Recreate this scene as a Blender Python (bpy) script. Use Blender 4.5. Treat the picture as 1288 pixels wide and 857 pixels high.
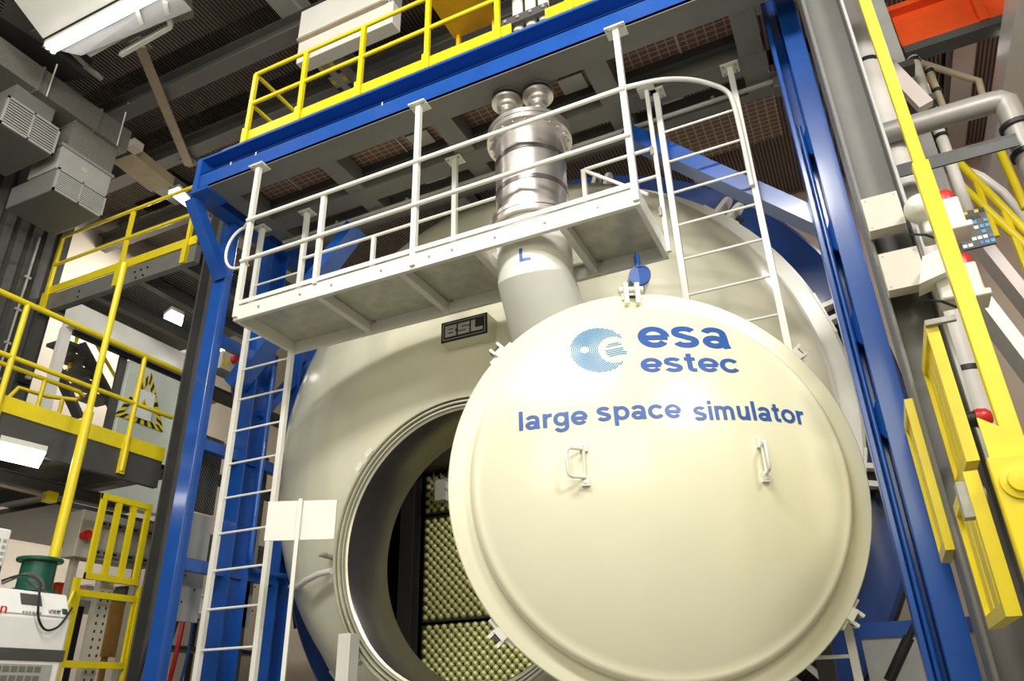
import bpy, bmesh, math, random
from mathutils import Vector, Matrix
random.seed(7)
V = Vector
scene = bpy.context.scene
for o in list(bpy.data.objects): bpy.data.objects.remove(o)
C = scene.collection

# ------------------------------------------------------------------ camera
F = 932.5127
RM = Matrix(((0.90284451, -0.21001998, -0.37518449), (0.42920876, 0.38841619, 0.81542179), (-0.02552714, -0.89723156, 0.44082184)))
CAM = V((0, 0, 1.5))
cd = bpy.data.cameras.new('camera'); cam = bpy.data.objects.new('camera', cd); C.objects.link(cam)
cd.sensor_width = 36.0; cd.sensor_fit = 'HORIZONTAL'; cd.lens = F/1288*36.0; cd.clip_end = 200
rx, dn, fw = RM.col[0], RM.col[1], RM.col[2]
cam.matrix_world = Matrix((( rx[0], -dn[0], -fw[0], CAM[0]), (rx[1], -dn[1], -fw[1], CAM[1]), (rx[2], -dn[2], -fw[2], CAM[2]), (0, 0, 0, 1)))
scene.camera = cam
def ray(px, py): return RM @ V(((px-644)/F, (py-428)/F, 1.0))
def oX(px, py, X): d = ray(px, py); return CAM+d*((X-CAM[0])/d[0])
def oY(px, py, Y): d = ray(px, py); return CAM+d*((Y-CAM[1])/d[1])
def oZ(px, py, Z): d = ray(px, py); return CAM+d*((Z-CAM[2])/d[2])

# ------------------------------------------------------------------ world, lights, exposure
w = bpy.data.worlds.new('hall_ambience'); scene.world = w; w.use_nodes = True
w.node_tree.nodes['Background'].inputs[0].default_value = (1.0, 0.96, 0.82, 1)
w.node_tree.nodes['Background'].inputs[1].default_value = 0.27
def area(name, loc, target, sx, sy, power, col=(1, .965, .90)):
    l = bpy.data.lights.new(name, 'AREA'); l.shape = 'RECTANGLE'; l.size = sx; l.size_y = sy; l.energy = power; l.color = col
    o = bpy.data.objects.new(name, l); C.objects.link(o); o.location = loc
    o.rotation_euler = (V(target)-V(loc)).to_track_quat('-Z', 'Y').to_euler(); return o
area('hall_light_and_fill', (-1.5, -1.5, 10.0), (-2.2, 5, 2.5), 4.5, 1.0, 720)
area('hall_light_and_fill', (.5, -5.0, 6.0), (-3.2, 6, 4.2), 8.0, 3.5, 400, (1, .94, .74))  # broad frontal fill added in place of the lit hall behind the camera
area('hall_light_and_fill', (3.8, .6, 7.4), (-1.0, 7.0, 6.0), 1.4, .5, 340, (1, .97, .95))
area('hall_light_and_fill', (-7.0, -0.5, 9.8), (-6, 6, 4), 4.0, 1.5, 200)
area('hall_light_and_fill', (-9.5, 9.5, 9.5), (-9.5, 9, 3), 3.0, .6, 260)
area('hall_light_and_fill', (-12.3, 9.5, 10.2), (-14, 8.5, 7), 2.0, .6, 200)  # added to brighten the left wall behind the upper platform
area('hall_light_and_fill', (-11.6, 9.0, 3.9), (-13, 8, 2), 2.0, .6, 70)  # added to lift the low cream wall under the mezzanine
area('hall_light_and_fill', (3.5, 9.5, 9.8), (2.5, 9.0, 3), 2.0, .8, 160)
area('chamber_fill', (-3.0, 7.4, 4.75), (-4.3, 8.6, 2.6), .6, .2, 26)  # small fill added to light the quilted panels inside the opening
scene.view_settings.view_transform = 'Standard'; scene.view_settings.look = 'None'
scene.view_settings.exposure = -0.08; scene.view_settings.gamma = 1.0; scene.view_settings.use_curve_mapping = False

# ------------------------------------------------------------------ materials
MATS = {}
def mat(name, col, rough=.5, metal=0., var=.06, scale=6., bump=0., coat=0., emit=0., spec=.5, detail_scale=60.):
    m = bpy.data.materials.new(name); m.use_nodes = True; nt = m.node_tree; b = nt.nodes['Principled BSDF']
    b.inputs['Metallic'].default_value = metal; b.inputs['Roughness'].default_value = rough
    b.inputs['Specular IOR Level'].default_value = spec
    if coat: b.inputs['Coat Weight'].default_value = coat; b.inputs['Coat Roughness'].default_value = .12
    tc = nt.nodes.new('ShaderNodeTexCoord'); n = nt.nodes.new('ShaderNodeTexNoise'); n.inputs['Scale'].default_value = scale; n.inputs['Detail'].default_value = 5
    nt.links.new(tc.outputs['Object'], n.inputs['Vector'])
    r = nt.nodes.new('ShaderNodeValToRGB'); r.color_ramp.elements[0].position = .3; r.color_ramp.elements[1].position = .7
    r.color_ramp.elements[0].color = tuple(max(0, c*(1-var)) for c in col)+(1,); r.color_ramp.elements[1].color = tuple(min(1, c*(1+var)) for c in col)+(1,)
    nt.links.new(n.outputs['Fac'], r.inputs['Fac']); nt.links.new(r.outputs['Color'], b.inputs['Base Color'])
    if bump:
        n2 = nt.nodes.new('ShaderNodeTexNoise'); n2.inputs['Scale'].default_value = detail_scale
        nt.links.new(tc.outputs['Object'], n2.inputs['Vector'])
        bp = nt.nodes.new('ShaderNodeBump'); bp.inputs['Strength'].default_value = bump; bp.inputs['Distance'].default_value = .02
        nt.links.new(n2.outputs['Fac'], bp.inputs['Height']); nt.links.new(bp.outputs['Normal'], b.inputs['Normal'])
    if emit:
        b.inputs['Emission Color'].default_value = tuple(col)+(1,); b.inputs['Emission Strength'].default_value = emit
    MATS[name] = m; return m
mat('cream', (.80, .785, .59), .28, var=.03, scale=1.2, coat=.5)
mat('head_cream', (.76, .745, .58), .32, var=.04, scale=1.0, coat=.4)
mat('white', (.80, .79, .73), .35, var=.03, scale=3, coat=.2)
mat('offwhite', (.72, .72, .64), .4, var=.04, scale=3)
mat('blue', (.008, .078, .37), .28, var=.10, scale=4, coat=.5)
mat('blue_ring', (.012, .05, .22), .3, var=.15, scale=3, coat=.5, bump=.08, detail_scale=120)
mat('letter_blue', (.03, .10, .37), .4, var=.1, scale=30)
mat('emblem_blue', (.05, .27, .52), .4, var=.05)
mat('yellow', (.82, .66, .012), .38, var=.06, scale=5, coat=.2)
mat('pale_yellow', (.80, .72, .16), .4, var=.05)
mat('yellow_panel', (.85, .47, .01), .45, var=.05)
mat('grey', (.17, .168, .155), .5, var=.08, scale=4)
mat('lightgrey', (.40, .40, .375), .45, var=.06, scale=4)
mat('midgrey', (.135, .132, .122), .45, var=.06, scale=4)
mat('darkgrey', (.075, .075, .072), .5, var=.12, scale=4)
mat('black', (.012, .012, .012), .5, var=.1)
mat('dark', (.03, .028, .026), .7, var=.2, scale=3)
mat('steel', (.74, .70, .66), .30, metal=.92, var=.06, scale=8, bump=.02)
mat('tunnel_steel', (.26, .235, .235), .25, metal=.85, var=.08, scale=5)
mat('bright_steel', (.72, .71, .56), .28, metal=.55, var=.05)
mat('galv', (.38, .37, .33), .5, metal=.3, var=.10, scale=25)
mat('galv_deck', (.58, .57, .48), .35, metal=.35, var=.14, scale=7, bump=.05)
mat('beige', (.54, .51, .43), .5, var=.03)
mat('beige_wall', (.62, .54, .43), .7, var=.04, scale=1.5)
mat('tan', (.40, .33, .22), .55, var=.08)
mat('orange', (.80, .09, .012), .42, var=.06)
mat('red', (.60, .02, .02), .35, var=.05)
mat('green', (.006, .085, .05), .4, var=.1)
mat('wood', (.38, .21, .05), .6, var=.15, scale=12)
mat('concrete', (.30, .29, .27), .8, var=.12, scale=2, bump=.1)
mat('glass_white', (1, .97, .90), .3, emit=9.0)
mat('tube_glow', (1, .95, .98), .3, emit=14.0)
mat('duct_grey', (.22, .215, .19), .5, metal=.2, var=.22, scale=45)
mat('ac_grey', (.20, .20, .185), .5, var=.04)
mat('bump_gold', (.74, .75, .34), .38, metal=.2, var=.12, scale=20)
mat('panel_brown', (.075, .06, .045), .5, metal=.2, var=.15)
mat('pinkwhite', (.82, .72, .68), .45, var=.04)
mat('pipe_cream', (.72, .68, .62), .45, var=.05)
mat('pipe_grey', (.34, .32, .29), .4, metal=.2, var=.06)
mat('hatch_black', (.02, .02, .02), .5)
mat('paper', (.86, .86, .84), .7, var=.02)
mat('pale_green', (.60, .66, .57), .4, var=.03)

def wave_mat(name, c1, c2, scale, axis='X', rough=.6, brick=False, metal=0.):
    m = bpy.data.materials.new(name); m.use_nodes = True; nt = m.node_tree; b = nt.nodes['Principled BSDF']
    b.inputs['Roughness'].default_value = rough; b.inputs['Metallic'].default_value = metal
    tc = nt.nodes.new('ShaderNodeTexCoord')
    if brick:
        t = nt.nodes.new('ShaderNodeTexBrick'); t.offset = 0.0; t.inputs['Color1'].default_value = c1+(1,); t.inputs['Color2'].default_value = c1+(1,)
        t.inputs['Mortar'].default_value = c2+(1,); t.inputs['Scale'].default_value = scale; t.inputs['Mortar Size'].default_value = .03
        t.inputs['Brick Width'].default_value = .5; t.inputs['Row Height'].default_value = .35
        nt.links.new(tc.outputs['Object'], t.inputs['Vector']); nt.links.new(t.outputs['Color'], b.inputs['Base Color'])
    else:
        t = nt.nodes.new('ShaderNodeTexWave'); t.bands_direction = axis; t.inputs['Scale'].default_value = scale; t.inputs['Distortion'].default_value = 0
        r = nt.nodes.new('ShaderNodeValToRGB'); r.color_ramp.elements[0].color = c1+(1,); r.color_ramp.elements[1].color = c2+(1,)
        r.color_ramp.elements[0].position = .35; r.color_ramp.elements[1].position = .65
        nt.links.new(tc.outputs['Object'], t.inputs['Vector']); nt.links.new(t.outputs['Fac'], r.inputs['Fac']); nt.links.new(r.outputs['Color'], b.inputs['Base Color'])
        bp = nt.nodes.new('ShaderNodeBump'); bp.inputs['Distance'].default_value = .03; bp.inputs['Strength'].default_value = .6
        nt.links.new(t.outputs['Fac'], bp.inputs['Height']); nt.links.new(bp.outputs['Normal'], b.inputs['Normal'])
    MATS[name] = m; return m
wave_mat('mesh_brown', (.17, .09, .065), (.42, .32, .26), 5.0, brick=True)
wave_mat('ceiling_mesh', (.05, .035, .030), (.21, .175, .15), 4.5, axis='X')
wave_mat('grating', (.03, .03, .03), (.16, .155, .14), 9.0, axis='Y')
wave_mat('fine_grating', (.30, .28, .25), (.05, .05, .05), 5.0, axis='X')
wave_mat('hazard', (.02, .02, .02), (.80, .55, .01), 2.2, axis='DIAGONAL')
wave_mat('perforated', (.02, .02, .02), (.16, .15, .13), 14, axis='DIAGONAL')

# ------------------------------------------------------------------ helpers
class MB:
    def __init__(s): s.v = []; s.f = []; s.m = []
    def add(s, vs, fs):
        n = len(s.v); s.v += [V(p) for p in vs]; s.f += [tuple(i+n for i in f) for f in fs]; return s
    def box(s, a, b):
        x0, x1 = sorted((a[0], b[0])); y0, y1 = sorted((a[1], b[1])); z0, z1 = sorted((a[2], b[2]))
        return s.add([(x0,y0,z0),(x1,y0,z0),(x1,y1,z0),(x0,y1,z0),(x0,y0,z1),(x1,y0,z1),(x1,y1,z1),(x0,y1,z1)],
                     [(0,3,2,1),(4,5,6,7),(0,1,5,4),(1,2,6,5),(2,3,7,6),(3,0,4,7)])
    def bar(s, p0, p1, wd, ht, up=(0,0,1)):
        p0, p1 = V(p0), V(p1); d = (p1-p0).normalized(); up = V(up)
        sd = d.cross(up)
        if sd.length < 1e-4: sd = d.cross(V((0,1,0)))
        sd.normalize(); u = sd.cross(d).normalized(); vs = []
        for p in (p0, p1):
            for a, b in ((-1,-1),(1,-1),(1,1),(-1,1)): vs.append(p+sd*(a*wd/2)+u*(b*ht/2))
        return s.add(vs, [(0,3,2,1)[::-1],(4,5,6,7)[::-1],(0,1,5,4)[::-1],(1,2,6,5)[::-1],(2,3,7,6)[::-1],(3,0,4,7)[::-1]])
    def ibeam(s, p0, p1, wd, ht, t=.02, up=(0,0,1)):
        p0, p1 = V(p0), V(p1); d = (p1-p0).normalized(); sd = d.cross(V(up)).normalized(); u = sd.cross(d).normalized()
        s.bar(p0+u*(ht/2-t/2), p1+u*(ht/2-t/2), wd, t, up); s.bar(p0-u*(ht/2-t/2), p1-u*(ht/2-t/2), wd, t, up)
        s.bar(p0, p1, t, ht-2*t, up); return s
    def tube(s, p0, p1, r, n=12, r2=None, caps=True):
        p0, p1 = V(p0), V(p1); d = (p1-p0).normalized(); a = d.orthogonal().normalized(); b = d.cross(a); r2 = r if r2 is None else r2
        vs = [p+(a*math.cos(2*math.pi*i/n)+b*math.sin(2*math.pi*i/n))*q for p, q in ((p0, r), (p1, r2)) for i in range(n)]
        fs = [(i, (i+1) % n, n+(i+1) % n, n+i) for i in range(n)]
        if caps: fs += [tuple(range(n))[::-1], tuple(range(n, 2*n))]
        return s.add(vs, fs)
    def path(s, pts, r, n=8):
        pts = [V(p) for p in pts]; prev = None; rings = []
        for i, p in enumerate(pts):
            d = (pts[min(i+1, len(pts)-1)]-pts[max(i-1, 0)]).normalized()
            if prev is None: a = d.orthogonal().normalized()
            else: a = (prev-d*prev.dot(d)).normalized()
            prev = a; b = d.cross(a); rings.append([p+(a*math.cos(2*math.pi*k/n)+b*math.sin(2*math.pi*k/n))*r for k in range(n)])
        vs = [q for rg in rings for q in rg]; fs = []
        for i in range(len(rings)-1):
            for k in range(n): fs.append((i*n+k, i*n+(k+1) % n, (i+1)*n+(k+1) % n, (i+1)*n+k))
        fs += [tuple(range(n))[::-1], tuple(range((len(rings)-1)*n, len(rings)*n))]
        return s.add(vs, fs)
    def lathe(s, prof, o, ax, n=64, a0=0., closed=True):
        o = V(o); ax = V(ax).normalized(); a = ax.orthogonal().normalized()
        if abs(ax[1]) > .9: a = V((1,0,0))
        b = ax.cross(a); m = len(prof)
        vs = [o+ax*h+(a*math.cos(a0+2*math.pi*i/n)+b*math.sin(a0+2*math.pi*i/n))*r for r, h in prof for i in range(n)]
        fs = [(j*n+i, j*n+(i+1) % n, (j+1)*n+(i+1) % n, (j+1)*n+i) for j in range(m-1) for i in range(n)]
        return s.add(vs, fs)
    def prism(s, pts, off):
        n = len(pts); off = V(off); vs = [V(p) for p in pts]+[V(p)+off for p in pts]
        return s.add(vs, [tuple(range(n))[::-1], tuple(range(n, 2*n))]+[(i, (i+1) % n, n+(i+1) % n, n+i) for i in range(n)])
    def build(s, name, m, parent=None, smooth=True, bevel=0., kind=None, label=None, local=False):
        me = bpy.data.meshes.new(name)
        off = V((0,0,0)) if (parent is None or local) else wloc(parent)
        me.from_pydata([tuple(p-off) for p in s.v], [], s.f); me.update()
        bm = bmesh.new(); bm.from_mesh(me); bmesh.ops.recalc_face_normals(bm, faces=bm.faces); bm.to_mesh(me); bm.free()
        if smooth:
            me.polygons.foreach_set('use_smooth', [True]*len(me.polygons)); me.set_sharp_from_angle(angle=math.radians(38))
        me.materials.append(MATS[m]); o = bpy.data.objects.new(name, me); C.objects.link(o)
        if parent is not None: o.parent = parent
        if bevel:
            bv = o.modifiers.new('bevel', 'BEVEL'); bv.width = bevel; bv.segments = 2; bv.limit_method = 'ANGLE'
        if kind: o['kind'] = kind
        if label: o['label'] = label
        return o
def wloc(o):
    l = V((0,0,0))
    while o is not None: l += o.location; o = o.parent
    return l
def thing(name, label, cat, loc=(0,0,0), group=None, rot=None):
    o = bpy.data.objects.new(name, None); C.objects.link(o); o.location = loc; o['label'] = label; o['category'] = cat
    o.empty_display_size = .1
    if group: o['group'] = group
    if rot: o.rotation_euler = rot
    return o
def tag(o, label, cat, group=None):
    o['label'] = label; o['category'] = cat
    if group: o['group'] = group
    return o
def struct(o, label=None):
    o['kind'] = 'structure'
    if label: o['label'] = label
    return o
def B(a, b): return MB().box(a, b)
def text_mesh(txt, size, offset=0., space=1.0, res=4):
    cu = bpy.data.curves.new('lettering', 'FONT'); cu.body = txt; cu.size = size; cu.offset = offset; cu.space_character = space; cu.resolution_u = res
    cu.fill_mode = 'FRONT'
    o = bpy.data.objects.new('lettering', cu); C.objects.link(o); dg = bpy.context.evaluated_depsgraph_get(); dg.update()
    me = bpy.data.meshes.new_from_object(o.evaluated_get(dg)); bpy.data.objects.remove(o); bpy.data.curves.remove(cu)
    return me
def fit_text(txt, x0, x1, y0, y1, offset=0., space=1.0):
    """flat lettering mesh, scaled so that it fills x0..x1 and y0..y1; returns (verts, faces)"""
    me = text_mesh(txt, 1.0, offset, space); bm = bmesh.new(); bm.from_mesh(me)
    for k in range(2): bmesh.ops.subdivide_edges(bm, edges=[e for e in bm.edges if e.calc_length() > .12], cuts=2)
    bmesh.ops.triangulate(bm, faces=bm.faces)
    xs = [v.co.x for v in bm.verts]; ys = [v.co.y for v in bm.verts]
    a, b, c, d = min(xs), max(xs), min(ys), max(ys)
    vs = [((v.co.x-a)/(b-a)*(x1-x0)+x0, (v.co.y-c)/(d-c)*(y1-y0)+y0) for v in bm.verts]; bm.verts.index_update()
    fs = [tuple(v.index for v in f.verts) for f in bm.faces]; bm.free(); return vs, fs
def smooth(cg, k=5):
    cg = [V(p) for p in cg]; out = []
    for i in range(len(cg)-1):
        p0, p1, p2, p3 = cg[max(i-1, 0)], cg[i], cg[i+1], cg[min(i+2, len(cg)-1)]
        for q in range(k):
            t = q/k; out.append(.5*((2*p1)+(p2-p0)*t+(2*p0-5*p1+4*p2-p3)*t*t+(3*p1-p0-3*p2+p3)*t**3))
    out.append(cg[-1]); return out
BX, BY, BZ = V((1,0,0)), V((0,1,0)), V((0,0,1))

# ================================================================== THE HALL
struct(B((-18, -6, -.2), (8, 20, 0)).build('floor', 'concrete', smooth=False))
struct(B((-18, 1.2, 1.25), (-5.25, 14.8, 1.35)).build('floor_raised', 'concrete', smooth=False))
struct(B((-18, 15, 0), (8, 15.2, 14)).build('wall_back', 'beige_wall', smooth=False))
struct(B((-14.2, -6, 0), (-14, 15, 14)).build('wall_left', 'beige_wall', smooth=False))
struct(B((7.8, -6, 0), (8, 15, 14)).build('wall_right', 'beige_wall', smooth=False))
ceil = struct(B((-18, -6, 12.4), (8, 20, 12.6)).build('ceiling', 'ceiling_mesh', smooth=False))
# ceiling beams (children of the ceiling)
for y in (4.2, 5.9, 7.15, 8.6, 10.5):
    MB().ibeam((-14, y+.12, 10.95), (7.8, y+.12, 10.95), .26, .34).build('beam', 'midgrey', ceil)
for x in (-11.5, -6.3, -1.5, 3.2):
    MB().ibeam((x, -2, 11.3), (x, 15, 11.3), .34, .36).build('beam', 'lightgrey', ceil)
for j, (x0, x1) in enumerate(((-13.9, -11.7), (-11.3, -6.5), (-6.1, -1.7), (-1.3, 3.0), (3.4, 7.7))):
    for k, (y0, y1) in enumerate(((2.0, 4.15), (4.45, 5.85), (6.2, 7.1), (7.45, 8.5), (8.9, 10.4), (10.8, 14.8))):
        B((x0, y0, 11.55), (x1, y1, 11.58)).build('grille_panel', 'ceiling_mesh', ceil, smooth=False)
# dark corrugated wall cladding far left
wl = struct(B((-11.75, 1.0, 1.35), (-11.65, 6.7, 11.4)).build('wall_cladding', 'darkgrey', smooth=False))
for k in range(24):
    y = 1.2+k*.23
    B((-11.66, y, 1.4), (-11.6, y+.14, 11.3)).build('panel', 'darkgrey', wl, smooth=False)
# ================================================================== CHAMBER
AX, AZ, OZ, YR = -3.52, 4.40, 2.94, 6.26
ch = thing('vacuum_chamber', 'huge cream and white drum shaped vacuum chamber with round steel rimmed opening', 'chamber', (AX, 8.2, 0))
RC, APEX, RK = 6.5, 6.36, 2.92
def crownY(r): return APEX+RC-math.sqrt(RC*RC-r*r)
mb = MB(); n = 128; rows = []
HR = 1.40; ez = OZ-AZ
ck = math.asin(RK/RC); kr = 1.18
for j in range(41):
    t = (j/40)
    row = []
    for i in range(n):
        a = 2*math.pi*i/n; hx, hz = HR*math.cos(a), ez+HR*math.sin(a); ox, oz = RK*math.cos(a), RK*math.sin(a)
        x, z = hx+(ox-hx)*t, hz+(oz-hz)*t; row.append(V((AX+x, crownY(math.hypot(x, z)), AZ+z)))
    rows.append(row)
ky = crownY(RK)
for j in range(1, 15):
    b = ck+(math.pi/2-ck)*j/14
    r = RK+kr*(math.sin(b)-math.sin(ck)); y = ky+kr*(math.cos(ck)-math.cos(b))
    rows.append([V((AX+r*math.cos(2*math.pi*i/n), y, AZ+r*math.sin(2*math.pi*i/n))) for i in range(n)])
HEADR = r; HEADY = y
mb.add([p for rw in rows for p in rw], [(j*n+i, j*n+(i+1) % n, (j+1)*n+(i+1) % n, (j+1)*n+i) for j in range(len(rows)-1) for i in range(n)])
mb.build('domed_head', 'head_cream', ch)
# inner face of the head so that the shell has thickness
MB().lathe([(HEADR, HEADY), (HEADR, 8.24)], (AX, 0, AZ), (0,1,0), 128).build('head_skirt', 'white', ch)
R1 = 3.77
fl = MB().lathe([(HEADR-.02, 8.12), (R1-.03, 8.12), (R1, 8.15), (R1, 8.30), (R1-.02, 8.33), (3.5, 8.33)], (AX, 0, AZ), (0,1,0), 128).build('flange', 'white', ch)
MB().lathe([(3.5, 8.34), (R1-.06, 8.34), (R1-.06, 8.52), (3.5, 8.52)], (AX, 0, AZ), (0,1,0), 128).build('seal_ring', 'black', ch)
R2 = 4.24
MB().lathe([(3.4, 8.53), (R2-.04, 8.53), (R2, 8.57), (R2, 8.9), (R2-.03, 8.93), (3.7, 8.93), (3.7, 13.5), (3.4, 13.5), (3.4, 8.53)], (AX, 0, AZ), (0,1,0), 128).build('rear_ring', 'blue_ring', ch)
MB().lathe([(R2-.02, 8.72), (R2+.03, 8.72), (R2+.03, 8.96), (R2-.02, 8.96)], (AX, 0, AZ), (0,1,0), 128).build('ring_edge', 'black', ch)
# clamps round the flange
for adeg in (14.6, -13.9, 43.5, 166.3, -163.8, -45.1, 72, 104, 136, -74, -104, -135):
    a = math.radians(adeg)
    rd = V((math.cos(a), 0, math.sin(a))); tg = V((-math.sin(a), 0, math.cos(a))); p = V((AX, 8.2, AZ))+rd*R1
    c = MB(); c.bar(p-rd*.10-tg*.27+BY*.04, p-rd*.10+tg*.27+BY*.04, .22, .20, rd).build('clamp', 'white', ch)
    cl = [o for o in ch.children if o.name.startswith('clamp')][-1]
    for sg in (-1, 1):
        lug = MB(); q = p+tg*sg*.09+BY*.04
        lug.bar(q-rd*.05, q+rd*.17, .20, .055, tg); lug.tube(q+rd*.17-tg*.0275, q+rd*.17+tg*.0275, .10, 14)
        lug.build('lug', 'white', cl)
    bl = MB(); bl.bar(p+BY*.18-tg*.14+rd*.06, p+BY*.18+tg*.14+rd*.06, .16, .16, rd)
    bl.tube(p+BY*.12+rd*.1-tg*.2, p+BY*.12+rd*.1+tg*.2, .035); bl.tube(p+BY*.30+rd*.02+tg*.1, p+BY*.30+rd*.2+tg*.1, .05)
    bl.build('latch', 'black', cl)
# opening: collar, ring with grooves, tunnel
oc = (AX, 0, OZ)
MB().lathe([(1.475, 7.06), (1.475, 6.36), (1.46, 6.33), (1.44, 6.33)], oc, (0,1,0), 128).build('collar', 'head_cream', ch)
rg = MB().lathe([(1.452, 6.42), (1.452, 6.27), (1.445, 6.262), (1.428, 6.262), (1.425, 6.30), (1.413, 6.30), (1.410, 6.285), (1.392, 6.285), (1.389, 6.325), (1.377, 6.325),
                 (1.374, 6.31), (1.356, 6.31), (1.353, 6.345), (1.345, 6.35), (1.330, 6.36)], oc, (0,1,0), 160).build('opening_ring', 'bright_steel', ch)
for r, yy in ((1.419, 6.2985), (1.383, 6.3235)): MB().lathe([(r+.0062, yy), (r-.0062, yy)], oc, (0,1,0), 160).build('groove_seal', 'black', rg)
MB().lathe([(1.332, 6.355), (1.325, 6.37), (1.325, 7.06), (1.47, 7.06)], oc, (0,1,0), 160).build('tunnel', 'tunnel_steel', ch)
for aa in (0.78*math.pi, 1.22*math.pi):
    q = V((AX+1.40*math.cos(aa), 6.255, OZ+1.49*math.sin(aa))); tg = V((-math.sin(aa), 0, math.cos(aa)))
    for s_ in (-.09, .09):
        a2 = aa+s_/1.5; q = V((AX+1.485*math.cos(a2), 6.30, OZ+1.485*math.sin(a2))); rd = V((math.cos(a2), 0, math.sin(a2)))
        MB().bar(q-rd*.03, q+rd*.03, .10, .08, (0,1,0)).build('stop_block', 'offwhite', ch)
# inside: dark liner with quilted cold panels
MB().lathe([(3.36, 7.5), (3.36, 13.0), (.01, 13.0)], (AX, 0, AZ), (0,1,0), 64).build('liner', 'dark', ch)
PY = 8.75
pl = oY(533, 700, PY); ptop = oY(560, 594, PY)[2]; pr_x = pl[0]+2.8
px0 = pl[0]
zseam = [oY(560, 646, PY)[2], oY(600, 780, PY)[2]]
zb = [1.62, zseam[1]-.02, zseam[1]+.02, zseam[0]-.015, zseam[0]+.015, ptop]
for z0, z1 in ((zb[0], zb[1]), (zb[2], zb[3]), (zb[4], zb[5])):
    pn = B((px0, PY, z0), (pr_x, PY+.05, z1)).build('shroud_panel', 'panel_brown', ch, smooth=False)
    bm_ = MB(); zz = z0+.06; row = 0; pitch = .112
    while zz < z1-.03:
        xx = px0+.05+(row % 2)*pitch/2
        while xx < px0+2.2:
            bm_.lathe([(.041, 0), (.034, .020), (.020, .032), (.003, .036)], (xx, PY, zz), (0,-1,0), 7); xx += pitch
        zz += pitch*.5; row += 1
    bm_.build('dimples', 'bump_gold', pn, kind='stuff')
MB().ibeam((px0-.13, PY-.15, 1.5), (px0-.13, PY-.15, ptop+.2), .2, .2, .02, (0,1,0)).build('shroud_post', 'dark', ch)
MB().ibeam((px0-.62, PY-.2, 1.5), (px0-.62, PY-.2, ptop+.9), .07, .1, .015, (0,1,0)).build('shroud_post', 'tunnel_steel', ch)
B((px0-.1, PY-.3, ptop+.02), (pr_x, PY+.05, ptop+.10)).build('shroud_rail', 'panel_brown', ch)
B((px0-.05, PY-.08, ptop+.12), (pr_x, PY, ptop+.42)).build('shroud_rail', 'tunnel_steel', ch)
for k in range(4):
    a = oY(545+k*9, 606, PY-.1); MB().tube(a, a+BZ*.25, .012, 6).build('shroud_wire', 'panel_brown', ch)
# small white junction boxes inside
p0 = oY(546, 630, 8.5); p1 = oY(557, 602, 8.5)
inb = B((p0[0], 8.5, p0[2]), (p1[0]+.03, 8.62, p1[2])).build('junction_box', 'offwhite', ch, bevel=.01)
p0 = oY(559, 630, 8.5); p1 = oY(568, 601, 8.5)
fr = MB()
for zz in (p0[2], (p0[2]+p1[2])/2, p1[2]-.02): fr.box((p0[0], 8.5, zz), (p0[0]+.35, 8.56, zz+.02))
fr.box((p0[0], 8.5, p0[2]), (p0[0]+.02, 8.56, p1[2])); fr.box((p0[0]+.12, 8.5, p0[2]), (p0[0]+.14, 8.56, p1[2]))
fr.build('junction_frame', 'white', ch)
# maker's plate
sp = [oY(556, 408, 6.42), oY(613, 392, 6.42), oY(612, 418, 6.42), oY(556, 433, 6.42)]
sx0 = sp[0][0]; sx1 = sp[1][0]; sz0 = (sp[2][2]+sp[3][2])/2-.0; sz1 = (sp[0][2]+sp[1][2])/2
SY = 6.20
k_ = (SY)/6.42
sx0, sx1 = sx0*k_, sx1*k_; sz0 = 1.5+(sz0-1.5)*k_; sz1 = 1.5+(sz1-1.5)*k_
B((sx0, SY, sz0), (sx1, 6.9, sz1)).build('sign_box', 'head_cream', ch, smooth=False)
sg = B((sx0, SY-.012, sz0), (sx1, SY, sz1)).build('sign_plate', 'black', ch, smooth=False)
fr = MB(); e = .022
for (a, b) in (((sx0+e, sz0+e), (sx1-e, sz0+e+.006)), ((sx0+e, sz1-e-.006), (sx1-e, sz1-e)), ((sx0+e, sz0+e), (sx0+e+.006, sz1-e)), ((sx1-e-.006, sz0+e), (sx1-e, sz1-e))):
    fr.box((a[0], SY-.016, a[1]), (b[0], SY-.011, b[1]))
fr.build('sign_border', 'lightgrey', sg, smooth=False)
def glyph(rects, x, wd, nm):
    g = MB()
    for (a, b, c, d) in rects: g.box((x+a*wd, SY-.017, lz0+b*(lz1-lz0)), (x+c*wd, SY-.0115, lz0+d*(lz1-lz0)))
    return g
lz0, lz1 = sz0+.055, sz1-.055; lw = (sx1-sx0-.11)/3
gB = [(0,0,1,.28), (0,.28,.3,.72), (0,.72,1,1), (.3,.38,.9,.62), (.72,.28,1,.38), (.72,.62,1,.72)]
gS = [(0,0,1,.28), (.7,.28,1,.38), (0,.38,1,.62), (0,.62,.3,.72), (0,.72,1,1)]
gL = [(0,0,1.0,.28), (0,.28,.35,1)]
for g, x in ((gB, sx0+.05), (gS, sx0+.06+lw), (gL, sx0+.07+2*lw)): glyph(g, x, lw*.93, '').build('letter', 'lightgrey', sg, smooth=False)
# small valve and cable beside the ring
v0 = oY(415, 700, 6.75)
MB().tube(v0-BY*.12, v0+BY*.5, .03, 10).tube(v0-BY*.12-BX*.05, v0-BY*.12+BX*.05, .018, 8).build('plug', 'galv', ch)
# ladder-shaped bracket lamp behind left rim
br = MB(); q = oY(380, 478, 9.3); br.box(q-V((.16, .1, .12)), q+V((.5, .1, .18))); br.box(q-V((.3, .05, .1)), q+V((.5, .05, -.02)))
br.build('hydraulic_bracket', 'galv', ch)


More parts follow.
